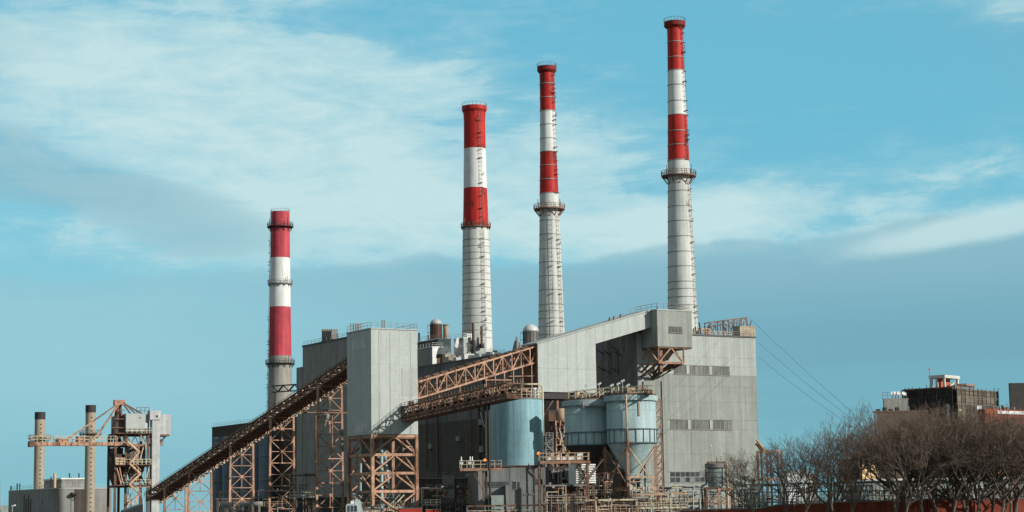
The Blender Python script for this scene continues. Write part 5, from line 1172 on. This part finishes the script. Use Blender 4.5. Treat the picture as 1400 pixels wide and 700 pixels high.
# small blue tank on a rusty stand with a mast
g = G(at(980, 690, 380), 0); P0 = g; r = 23 / FPX * 380 / 2; t = T('small_blue_tank', 'small blue grey tank on a rusty stand, in front of the grey wall', 'tank', g); Z = lambda p, y=0: g.z(p, 0, y); X = lambda p, z=8: g.x(p, 0, z)
MB().lathe([(r * .8, Z(667)), (r, Z(664)), (r, Z(640))], 36).build('shell', m_silo, t, True)
MB().lathe([(r, Z(641)), (r + .5, Z(639.5)), (r + .5, Z(634)), (r * .9, Z(633)), (.01, Z(633))], 36).build('cap', m_mid, t)
for p in (653, 660, 646): MB().lathe([(r, Z(p)), (r + .08, Z(p)), (r + .08, Z(p) + .12), (r, Z(p) + .12)], 36).build('hoop', m_blue2, t)
pbox(t, 'top_frame', m_rustm, X(968), X(992), -1.2, 1.2, Z(633), Z(631)); rail(t, [(X(966), -1.2, Z(633)), (X(980), -1.2, Z(633)), (X(992), -1.2, Z(633))], m_cream, 1.2, .8, .09)
ppipe(t, 'mast', m_tan, (X(974), 0, Z(633)), (X(974), 0, Z(611)), .1); MB().lathe([(.01, -.2), (.22, 0), (.01, .25)], 10).build('mast_lamp', m_lens, t).location = (X(974), 0, Z(610))
ppipe(t, 'down_pipe', m_tan, (X(993.3), -r, 0), (X(993.3), -r, Z(632)), .2); b = MB(); b.tube([(X(965.5), -.5, Z(641)), (X(965.5), -.5, Z(662)), (X(959.5), -.5, Z(664)), (X(959.5), -.5, 0)], .16); b.build('overflow_pipe', m_black, t, True)
for a, c in ((964, 979.5), (983, 1001)): pass
for px, y, m_ in ((964.5, -r, m_rustd), (981, -r - .4, m_rust), (1001, -r, m_rustm), (964.5, r, m_rustd), (1001, r, m_rustd)): pbeam(t, 'leg', m_, (X(px), y, 0), (X(px), y, Z(668)), .32)
pbeam(t, 'beam', m_rustd, (X(963), -r, Z(667.5)), (X(981), -r, Z(667.5)), .3, .45); pbeam(t, 'beam', m_rust, (X(980), -r - .4, Z(668.5)), (X(1002), -r - .2, Z(668.5)), .35, .45); pbeam(t, 'beam', m_rustm, (X(963), r, Z(668)), (X(1002), r, Z(668)), .3)
for a, c in ((964.5, 981), (981, 1001)): pbeam(t, 'brace', m_rustd, (X(a), -r, Z(690)), (X(c), -r, Z(669)), .16); pbeam(t, 'tie_beam', m_rust, (X(a), -r, Z(689)), (X(c), -r, Z(689)), .2)
# rusty frame and white shed right of the boiler house
g = G(at(1042, 690, 420), .15); t = T('rusty_gantry', 'rusty two storey gantry just right of the grey boiler house', 'gantry', g); X = lambda p, y=0, z=8: g.x(p, y, z); Z = g.z
for px in (1042.5, 1055, 1070):
    for y in (0, 3): pbeam(t, 'leg', m_rustd if px < 1050 else m_rustm, (X(px), y, 0), (X(px), y, Z(616)), .4)
for py in (617.5, 655.5): 
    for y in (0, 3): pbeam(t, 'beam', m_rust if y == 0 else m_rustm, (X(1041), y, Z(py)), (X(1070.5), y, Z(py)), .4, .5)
for a, pa, c, pc in ((1044, 629, 1055, 618), (1055, 633, 1066, 619), (1055, 640, 1070, 655), (1043, 655, 1055, 640), (1070, 620, 1060, 632)): pbeam(t, 'brace', m_rustd, (X(a), -.1, Z(pa)), (X(c), -.1, Z(pc)), .25)
for i in range(7): pbeam(t, 'stair_piece', m_tan, (X(1038 + i * 1.3), 1, Z(602 + i * 2)), (X(1041 + i * 1.2), 1, Z(606 + i * 2)), .3)
pbeam(t, 'stringer', m_tan, (X(1038), .5, Z(601)), (X(1049), .5, Z(616)), .4); pbeam(t, 'stringer', m_rustm, (X(1038), 1.6, Z(606)), (X(1047), 1.6, Z(617)), .4)
g = G(at(1076, 690, 400), .05); t = T('white_shed', 'white flat roofed shed behind the fence and bare trees', 'shed', g); w = g.x(1108, 0, 8); z1 = g.z(645)
MB().box(0, w, 0, 10, 0, z1).build('wall', m_white, t); pbox(t, 'roof', m_white, -.15, w + .15, -.15, 10.1, z1, z1 + .2); panels(t, m_white, 'front', 0, lin(0, w, 4), [0, z1 * .5, z1], t=.06, gap=.05)
g = G(at(1106, 690, 410), .05); t = T('cream_shed', 'low cream shed with small windows to the right of the white shed', 'shed', g); w = g.x(1119, 0, 6); z1 = g.z(649)
MB().box(0, w, 0, 8, 0, z1).build('wall', m_beige, t); pbox(t, 'roof', m_mid, -.15, w + .15, -.15, 8.1, z1, z1 + .2)
for i in range(2): f = MB().box(w * (.25 + .4 * i), w * (.45 + .4 * i), -.1, -.001, g.z(665), g.z(660)).build('window', m_mid, t); pbox(f, 'pane', m_glass, w * (.27 + .4 * i), w * (.43 + .4 * i), -.15, -.102, g.z(664), g.z(661))

# ------------------------------------------------------------------ steam drifting off the roof
m_st = bpy.data.materials.new("steam"); m_st.use_nodes = True; nt = m_st.node_tree; N = nt.nodes; L = nt.links; N.remove(N['Principled BSDF'])
vol = N.new('ShaderNodeVolumePrincipled'); vol.inputs['Color'].default_value = (.9, .92, .93, 1); L.new(vol.outputs[0], N['Material Output'].inputs['Volume'])
tc = N.new('ShaderNodeTexCoord'); no = N.new('ShaderNodeTexNoise'); L.new(tc.outputs['Object'], no.inputs['Vector']); no.inputs['Scale'].default_value = .35; no.inputs['Detail'].default_value = 4
ln = N.new('ShaderNodeVectorMath'); ln.operation = 'LENGTH'; dv = N.new('ShaderNodeVectorMath'); dv.operation = 'DIVIDE'; L.new(tc.outputs['Object'], dv.inputs[0]); dv.inputs[1].default_value = (6, 3, 3.5); L.new(dv.outputs[0], ln.inputs[0])
def mth(op, a, b_=0.):
    n = N.new('ShaderNodeMath'); n.operation = op
    for i, s_ in enumerate((a, b_)):
        if isinstance(s_, float): n.inputs[i].default_value = s_
        else: L.new(s_, n.inputs[i])
    return n.outputs[0]
dn = mth('MULTIPLY', mth('MAXIMUM', mth('SUBTRACT', mth('SUBTRACT', no.outputs[0], .28), mth('MULTIPLY', ln.outputs['Value'], .32)), 0.), 1.6); L.new(dn, vol.inputs['Density'])
for i, (px, py, lb) in enumerate(((622, 476, 'puff of grey steam'), (668, 484, 'puff of steam'))):
    P = gm.w(4, gm.y(px, 4, H), 0); zz = zof(P.x, P.y, py); b = MB(); b.lathe([(.1, -3.4), (4, -2.4), (6, 0), (4, 2.4), (.1, 3.4)], 16); o = b.build('steam', m_st); o.location = (P.x, P.y, zz); o.scale = (1, .5, 1); o['kind'] = 'stuff'
# ------------------------------------------------------------------ right bank: wall, fence, buildings
pts = [(930, 698.5), (1000, 696.5), (1038, 696), (1062, 691.5), (1110, 689), (1240, 683.5), (1420, 682)]
t = T('river_wall', 'red brick river wall with a pale coping behind the bare trees', 'wall', at(930, 690, 344), 0); o_ = t.location.copy(); t.location.z = 0; o_.z = 0
for (a, za), (c, zc) in zip(pts, pts[1:]):
    A = at(a, za, 344); B = at(c, zc, 344); A0, B0 = A - o_, B - o_
    MB().poly([(A0.x, 0, 0), (B0.x, 0, 0), (B0.x, .8, 0), (A0.x, .8, 0), (A0.x, 0, A.z), (B0.x, 0, B.z), (B0.x, .8, B.z), (A0.x, .8, A.z)], [(3, 2, 1, 0), (4, 5, 6, 7), (0, 1, 5, 4), (1, 2, 6, 5), (2, 3, 7, 6), (3, 0, 4, 7)]).build('brickwork', m_brick, t)
    pbeam(t, 'coping', m_mid, A0 + Vector((.02, .4, .12)), B0 + Vector((-.02, .4, .12)), 1.0, .2)
    n = max(1, int((B0.x - A0.x) / 7))
    for i in range(n): x = A0.x + (B0.x - A0.x) * (i + .5) / n; pbox(t, 'buttress', m_brick, x - .3, x + .3, -.25, -.002, 0, A.z + (B.z - A.z) * (i + .5) / n - .1)
A = at(1003, 662.5, 352); B = at(1425, 656.5, 352); t = T('steel_fence', 'tall grey green steel fence with two rails above the red river wall', 'fence', (A.x, A.y, 0), 0)
L_ = B.x - A.x; n = 74
for i in range(n + 1):
    x = L_ * i / n; zt = A.z + (B.z - A.z) * i / n; 
    if i % 6 == 0: pbox(t, 'post', m_fence, x - .12, x + .12, -.12, .12, 0, zt + .25)
    else: pbox(t, 'picket', m_fence, x - .05, x + .05, -.03, .05, 0, zt)
for dz in (0, -1.5, -4.0): pbeam(t, 'rail', m_fence, (0, -.1, A.z + dz), (L_, -.1, B.z + dz), .14, .2)
for i in range(20): x = L_ * R.random(); pbeam(t, 'brace', m_fence, (x, .1, A.z - 3.5), (x + .8, .1, A.z - .2), .1)
# substation posts behind the fence
for k in range(9):
    px = 1030 + k * 42; manifold('substation_bay', ['first', 'second', 'third', 'fourth', 'fifth', 'sixth', 'seventh', 'eighth', 'rightmost'][k] + ' bay of grey posts and pipes behind the steel fence, counted from the boiler house', px, px + 38, 664 - k * .6, 362 + (k % 3) * 3, GR + [m_fence], 26, 0.02, 'substation bay', 3)
g = G(at(1186, 690, 376), .02); t = T('pale_green_building', 'long low pale green building with windows behind the steel fence', 'building', g); w = g.x(1400, 0, 8); z1 = g.z(657.5)
MB().box(0, w, 0, 9, 0, z1).build('wall', m_green, t); pbox(t, 'roof_edge', m_white, -.2, w + .2, -.3, 9.2, z1, z1 + .35)
for i in range(22):
    x = w * (i + .2) / 22
    for z in (z1 * .3, z1 * .66): f = MB().box(x, x + 1.0, -.1, -.001, z, z + 1.2).build('window', m_white, t); pbox(f, 'pane', m_glass, x + .08, x + .92, -.14, -.102, z + .1, z + 1.1)
def tower_block(name, label, cat, pxl, pxc, pxr, ptop, Y, rot, mats, rows=8, cols=(6, 6), cell=False):
    g = G(at(pxc, 690, Y), rot); w = g.x(pxr, 0, 25); d = g.y(pxl, 0, 25); z1 = g.z(ptop); t = T(name, label, cat, g)
    MB().box(0, w, 0, d, 0, z1).build('wall', mats[0], t); return t, g, w, d, z1
# brown slab behind the trees
t, g, w, d, z1 = tower_block('brown_apartment_block', 'plain brown apartment block just behind the bare trees', 'apartment block', 1195, 1199.5, 1268, 564, 470, .1, (m_brownb,))
MB().box(-.2, w + .2, -.2, d + .2, z1, z1 + .4).build('parapet', m_brownb, t); pbox(t, 'corner_strip', m_blue2, .05, .9, -.12, -.001, 0, z1 - .2)
rows = lin(0, z1, 9); panels(t, m_brownb, 'front', 0, lin(.95, w, 7), rows, t=.07, gap=.12)
for i in range(4): pbox(t, 'roof_vent', m_black, 1.2 + i * 1.6, 2.0 + i * 1.6, 1, 2, z1 + .4, z1 + .9 + (i % 2) * .4)
for i in range(8):
    for r_ in range(5): f = MB().box(w * (i + .35) / 8, w * (i + .62) / 8, -.2, -.09, rows[r_ + 1] - 2.6, rows[r_ + 1] - .9).build('window', m_brownb, t); pbox(f, 'pane', m_glass, w * (i + .37) / 8, w * (i + .60) / 8, -.25, -.202, rows[r_ + 1] - 2.5, rows[r_ + 1] - 1)
# grey wing
t, g, w, d, z1 = tower_block('grey_block', 'grey ribbed block with white dishes on its roof, left of the netted building', 'building', 1210.5, 1213, 1242, 546.5, 560, .1, (m_wallgrey,))
for i in range(9): pbox(t, 'rib', m_mid, w * i / 9, w * i / 9 + .5, -.3, -.001, z1 - 9, z1 - .2)
pbox(t, 'roof_edge', m_mid, -.2, w + .2, -.3, d, z1, z1 + .3)
for px in (1221, 1225, 1229, 1236): x = g.x(px, 1, z1); b = MB(); b.lathe([(.1, 0), (.5, .12), (.75, .35), (.5, .2), (.1, .08)], 14); o = b.build('dish', m_lens, t); o.location = (x, 1, z1 + 1.6); o.rotation_euler = (.9, .3, 0); ppipe(t, 'dish_post', m_mid, (x, 1.2, z1), (x, 1.2, z1 + 1.7), .12)
rail(t, [(0, .2, z1 + .3), (w, .2, z1 + .3)], m_mid, 1.8, 1.6, .12)
# netted building
t, g, w, d, z1 = tower_block('netted_building', 'tall building wrapped in dark scaffold netting with an open frame on its roof', 'building under repair', 1238, 1311, 1364, 531, 620, math.radians(50), (m_black,))
z1 = g.z(530.5)
nL, nF, nr = 14, 10, 11; zs = lin(z1 - 28, z1, nr)
for i in range(nL):
    for j in range(nr): pbox(t, 'net_sheet', m_net, -.9 - R.uniform(0, .15), -.75, d * i / nL + .04, d * (i + 1) / nL - .04, zs[j] + .05, zs[j + 1] - .05 + (.5 * R.random() if j == nr - 1 else 0))  # shaded left face: its shade is put into a darker netting than the front
for i in range(nF):
    for j in range(nr): pbox(t, 'net_sheet', m_net2, w * i / nF + .05, w * (i + 1) / nF - .05, -.9 - R.uniform(0, .15), -.75, zs[j] + .12, zs[j + 1] - .12)
for i in range(nF + 1): pbeam(t, 'standard', m_black, (w * i / nF, -1.1, 0), (w * i / nF, -1.1, z1 + R.uniform(.2, 1.2)), .16)
for j in range(nr + 1): pbeam(t, 'ledger', m_mid, (0, -1.12, zs[j]), (w, -1.12, zs[j]), .13)
for i in range(nL + 1): pbeam(t, 'standard', m_black, (-1.1, d * i / nL, 0), (-1.1, d * i / nL, z1 + R.uniform(.2, 1.4)), .16)
for i in range(10): yy = R.uniform(0, d); pbox(t, 'net_gap', m_galv, -1.2, -1.12, yy, yy + 1, z1 - R.uniform(6, 20), z1 - 5.2)  if i < 3 else None
xg = g.x(1337, -1.2, z1 - 15); MB().box(xg, xg + 3.6, -1.3, -.95, g.z(559), g.z(553)).build('net_opening', m_galv, t)
pbox(t, 'red_parapet', m_brick, -.5, 2, 1, d * .99, z1, z1 + .5)
gx = G(g.w(4, g.y(1292, 4, z1), 0), g.rot); w2 = gx.x(1311.5, 0, z1); d2 = gx.y(1272, 0, z1); zt = gx.z(512.3)
fr = MB().box(-.3, w2 + .3, -.3, d2 + .3, zt - 1.0, zt).build('roof_frame_slab', m_conc, t)
fr.parent = t; fr.location = (gx.o - g.o).x * math.cos(g.rot) + (gx.o - g.o).y * math.sin(g.rot), -(gx.o - g.o).x * math.sin(g.rot) + (gx.o - g.o).y * math.cos(g.rot), 0
for x, y in ((0, 0), (w2 - .7, 0), (0, d2 - .7), (w2 - .7, d2 - .7), (0, d2 * .5)): pbox(fr, 'column', m_conc, x, x + .7, y, y + .7, z1 - .5, zt - 1.002)
pbox(fr, 'brick_core', m_brick2, 1.5, w2 - 2, d2 * .4, d2 - 1.2, z1 - .5, zt - 1.003); pbeam(fr, 'stair_stringer', m_cream, (w2 * .2, 1, z1), (w2 * .9, 1, zt - 2), .4)
ppipe(t, 'flagpole', m_mid, (fr.location.x, fr.location.y + d2, z1), (fr.location.x, fr.location.y + d2, g.z(499)), .08); pbox(t, 'flag', m_redp, fr.location.x - .5, fr.location.x + .5, fr.location.y + d2 - .05, fr.location.y + d2 + .05, g.z(503), g.z(500))
for j in range(nr + 1): pbeam(t, 'ledger', m_rustd, (-1.15, 0, zs[j]), (-1.15, d, zs[j]), .12)
for j in range(nr * 2): pbeam(t, 'toe_board', m_net2, (0, -1.0, zs[0] + (z1 - zs[0]) * (j + .5) / (nr * 2)), (w, -1.0, zs[0] + (z1 - zs[0]) * (j + .5) / (nr * 2)), .22)
for i in range(16):
    j = R.randrange(nr); k = R.randrange(nF); pbox(t, 'lit_plank', m_beige, w * k / nF + .3, w * (k + 1) / nF - .2, -1.16, -1.02, zs[j] + .3, zs[j] + .75)
rail(t, [(w * .1, 1, z1), (w * .55, 1, z1)], m_rustm, 1.6, 1.2, .14)
for i in range(12): x = w * R.uniform(.1, .6); pbeam(t, 'roof_clutter', R.choice((m_mid, m_galv, m_rustd)), (x, 2, z1), (x + R.uniform(-1.5, 1.5), 2, z1 + R.uniform(.8, 2.2)), .2)
pbox(t, 'roof_plant', m_mid, w * .38, w * .6, 1, 4, z1 + 1.2, z1 + 2); pbox(t, 'roof_plant', m_net2, w * .1, w * .22, 1, 4, z1, z1 + 1)
t, g, w, d, z1 = tower_block('netted_building', 'second dark netted building cut off by the right edge of the photo', 'building under repair', 1384, 1387, 1440, 524, 640, .12, (m_black,))
zs = lin(z1 - 24, z1, 9)
for i in range(10):
    for j in range(9):
        if R.random() < .93: pbox(t, 'net_sheet', m_net, w * i / 10 + .05, w * (i + 1) / 10 - .05, -.5 - R.uniform(0, .15), -.4, zs[j] + .06, zs[j + 1] - .06)
    pbeam(t, 'standard', m_mid, (w * i / 10, -.7, z1 - 25), (w * i / 10, -.7, z1 + R.uniform(0, .9)), .14)
for j in range(10): pbeam(t, 'ledger', m_mid, (0, -.72, zs[j]), (w, -.72, zs[j]), .12)
t, g, w, d, z1 = tower_block('red_brick_house', 'low orange red brick building in front of the netted buildings', 'building', 1338, 1352, 1420, 559, 540, math.radians(38), (m_brick,))
xa = g.x(1361.5, 0, z1); pbox(t, 'bright_bay', m_brick2, 0, xa, -.3, -.01, 0, z1 + .1); z2 = g.z(561, w * .5); pbox(t, 'parapet', m_white, xa, w, -.4, -.02, z1 - 1.3, z1 - .4)
for i in range(14): x = xa + (w - xa) * R.random(); pbeam(t, 'roof_clutter', R.choice((m_mid, m_rustm, m_brick)), (x, 1, z1 - .3), (x, 1, z1 + R.uniform(.3, .9)), .5)
ppipe(t, 'chimney_pot', m_mid, (g.x(1371, 2, z1), 2, z1 - .5), (g.x(1371, 2, z1), 2, z1 + 1.4), .5)
t, g, w, d, z1 = tower_block('gabled_house', 'dark sided house with one sunlit ochre brick wall seen through the branches', 'house', 1144, 1180, 1197, 627, 430, math.radians(52), (m_brownb,))
wz = lambda p: g.z(p)
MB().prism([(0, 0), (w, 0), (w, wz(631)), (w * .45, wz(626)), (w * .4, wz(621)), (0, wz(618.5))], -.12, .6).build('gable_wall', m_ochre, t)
pbox(t, 'roof_block', m_brownb, .05, 3, 1, d * .5, z1, z1 + 1.2)
for px, py, hh in ((1184.5, 634.5, 1.0), (1185, 640, .9), (1184, 645, .8)): x = g.x(px, 0, 12); f = MB().box(x, x + .9, -.2, -.121, wz(py) - hh, wz(py)).build('window', m_rustd, t); pbox(f, 'pane', m_glass, x + .1, x + .8, -.25, -.202, wz(py) - hh + .1, wz(py) - .1)

# ------------------------------------------------------------------ bare trees
def grow(seed, h, spread=1.0, lean=0.0, stems=1, dens=1.0):
    r = random.Random(seed); thick = MB(); fine = MB()
    def seg(b, p, q, r0, r1, n): b.cyl(p, q, r0, r1, n, caps=False)
    def branch(p, d, L, rad, lev):
        n = 3 if lev < 3 else 2 if lev < 6 else 1; pts = [p]; dd = d.copy()
        for i in range(n):
            dd = (dd + Vector((r.uniform(-1, 1), r.uniform(-1, 1), r.uniform(-.5, .8) + (.14 if lev < 3 else -.05 if lev < 6 else .1))) * (.15 + .05 * lev)).normalized()
            pts.append(pts[-1] + dd * L / n)
        for i in range(n):
            ra = rad * (1 - .38 * i / n); rb = rad * (1 - .38 * (i + 1) / n)
            seg(thick if lev < 4 else fine, pts[i], pts[i + 1], ra, rb, 7 if lev < 2 else 5 if lev < 4 else 3)
        if lev >= 7: return
        k = (3, 3, 3, 3, 3, 3, 4)[lev] if lev else r.choice((3, 4, 4))
        for i in range(k):
            if lev == 0: s = r.uniform(.6, 1) if i else 1.
            else: s = .35 + .65 * (i + 1) / k if i < k - 1 else 1.
            j = min(n - 1, int(s * n * .999)); st = pts[j].lerp(pts[j + 1], s * n - j)
            a = r.uniform(0, 6.283) if lev else 6.283 * (i + r.uniform(-.2, .2)) / k; 
            x_ = dd.orthogonal().normalized(); y_ = dd.cross(x_)
            tilt = r.uniform(.4, .85) * (spread if lev < 2 else 1) * (.25 if (i == k - 1 and lev) else 1)
            nd = (dd * math.cos(tilt) + (x_ * math.cos(a) + y_ * math.sin(a)) * math.sin(tilt)).normalized()
            if lev in (1, 2) and nd.z < .35: nd.z = .35 + .3 * abs(nd.z); nd.normalize()
            elif nd.z < -.15: nd.z = -.3 * nd.z; nd.normalize()
            if lev >= 3 and r.random() > dens: continue
            branch(st, nd, L * (r.uniform(.62, .84) if lev < 5 else r.uniform(.5, .75)) if lev else h * r.uniform(.23, .29), max(.011, rad * (.62 if lev < 4 else .58)), lev + 1)
    for s in range(stems):
        d0 = Vector((lean + r.uniform(-.12, .12) + (s - (stems - 1) / 2) * .5, r.uniform(-.1, .1), 1)).normalized()
        branch(Vector(((s - (stems - 1) / 2) * .3, 0, -.2)), d0, h * r.uniform(.27, .34), h * .0155, 0)
    return thick, fine
protos = []
def norm_h(a, c, h):
    zz = sorted(v[2] for v in c.v); top = zz[int(len(zz) * .99)]; k = h / top
    a.v = [(x * k, y * k, z * k) for x, y, z in a.v]; c.v = [(x * k, y * k, z * k) for x, y, z in c.v]
for seed, h, sp, lean, st, dn_ in ((3, 15, 1.0, 0, 1, .95), (8, 15, 1.15, .12, 1, .95), (21, 15, 1.1, -.12, 2, .91), (34, 15, 1.25, .05, 1, .88), (55, 15, .95, -.05, 2, .91), (71, 15, 1.1, .1, 1, .87)):
    a, c = grow(seed, h, sp, lean, st, dn_); norm_h(a, c, h); protos.append((a, c))
meshes = []
for a, c in protos:
    ms = []
    for b, m_, nm in ((a, m_bark, 'trunk'), (c, m_twig, 'crown')):
        me = bpy.data.meshes.new(nm); me.from_pydata(b.v, [], b.f); me.materials.append(m_); ms.append(me)
    meshes.append(ms)
#          px, top, Y, proto, scale x
TREES = [(1034, 620, 336, 0, 1.0, 'small bare tree farthest left in the row, standing against the grey boiler house wall'), (1078, 603, 338, 5, 1, 'bare tree in front of the white shed'),
         (1096, 596, 331, 3, 1, 'bare tree between the white shed and the gabled house'), (1128, 581, 337, 5, 1.05, 'bare tree left of the dark side of the gabled house'),
         (1145, 585, 330, 3, .9, 'bare tree at the dark side of the gabled house'), (1161, 573, 334, 5, .95, 'tall bare tree in front of the sunlit ochre wall'),
         (1221, 563, 336, 1, 1.0, 'thick bare tree at the left edge of the brown block'),
         (1229, 578, 328, 2, .9, 'forked bare tree before the brown block, second from its left edge'), (1250, 564, 338, 4, 1.0, 'bare tree in front of the middle of the brown block'),
         (1262, 580, 329, 0, .9, 'shorter bare tree in front of the middle of the brown block'), (1284, 565, 335, 3, 1.0, 'bare tree at the right end of the brown block'),
         (1299, 575, 327, 1, .95, 'near bare tree below the netted building left corner'), (1316, 566, 338, 2, 1.0, 'forked bare tree straight below the corner of the netted building'),
         (1334, 576, 330, 0, 1.0, 'bare tree below the brown netted face'), (1350, 568, 337, 4, 1.0, 'bare tree in front of the orange brick bay'),
         (1366, 574, 329, 1, 1.05, 'near bare tree right of the orange brick bay'), (1386, 566, 336, 0, 1.1, 'thick bare tree near the right edge'), (1400, 572, 330, 3, 1.1, 'bare tree cut by the right edge of the photo'),
         (1272, 590, 343, 1, .9, 'low bare tree close to the wall behind the shorter tree'), (1325, 588, 343, 3, .9, 'low bare tree close to the wall below the netted face'), (1378, 588, 343, 2, .9, 'low bare tree close to the wall left of the thick right edge tree'),
         (1240, 572, 346, 0, 1.0, 'back row bare tree behind the wall top, at the middle of the brown block'), (1290, 571, 346, 2, 1.0, 'back row bare tree below the left face of the netted building'),
         (1342, 573, 346, 1, 1.0, 'back row bare tree below the orange brick bay'), (1393, 571, 346, 4, 1.0, 'back row bare tree at the right edge')]
for i, (px, pt, Y, k, sx, lb) in enumerate(TREES):
    P = at(px, 692, Y); h = zof(P.x, P.y, pt - (7 if px > 1190 else 2)) / 15
    t = T('bare_tree', lb, 'tree', (P.x, P.y, 0), R.uniform(-.9, .9) + (3.14 if i % 3 == 1 else 0), 'bare plane trees along the river wall'); t.scale = (h * sx, h * sx, h)
    for me, nm in zip(meshes[k], ('trunk', 'crown')): o = link(bpy.data.objects.new(nm, me)); o.parent = t
# evergreen by the railed platform
P = at(639.5, 690, 396); hz = zof(P.x, P.y, 651); t = T('evergreen_tree', 'small dark evergreen tree below the railed platform left of the tank', 'tree', (P.x, P.y, 0), 0)
b = MB(); b.cyl((0, 0, 0), (0, 0, hz), .16, .03, 7); b.build('trunk', m_bark, t); b = MB()
for i in range(1500):
    k = R.random() ** .8; z = .6 + (hz - .7) * k; rm = 2.7 * (1 - k) + .15; a = R.uniform(0, 6.283); rr = rm * math.sqrt(R.random()) * R.uniform(.7, 1.1); c = Vector((rr * math.cos(a), rr * math.sin(a), z))
    d = Vector((math.cos(a), math.sin(a), R.uniform(-.5, .3))) * R.uniform(.25, .5); s_ = Vector((-math.sin(a), math.cos(a), R.uniform(-.3, .3))) * R.uniform(.08, .18)
    b.poly([c - s_, c + s_, c + d], [(0, 1, 2)])
b.build('crown', m_fir, t)
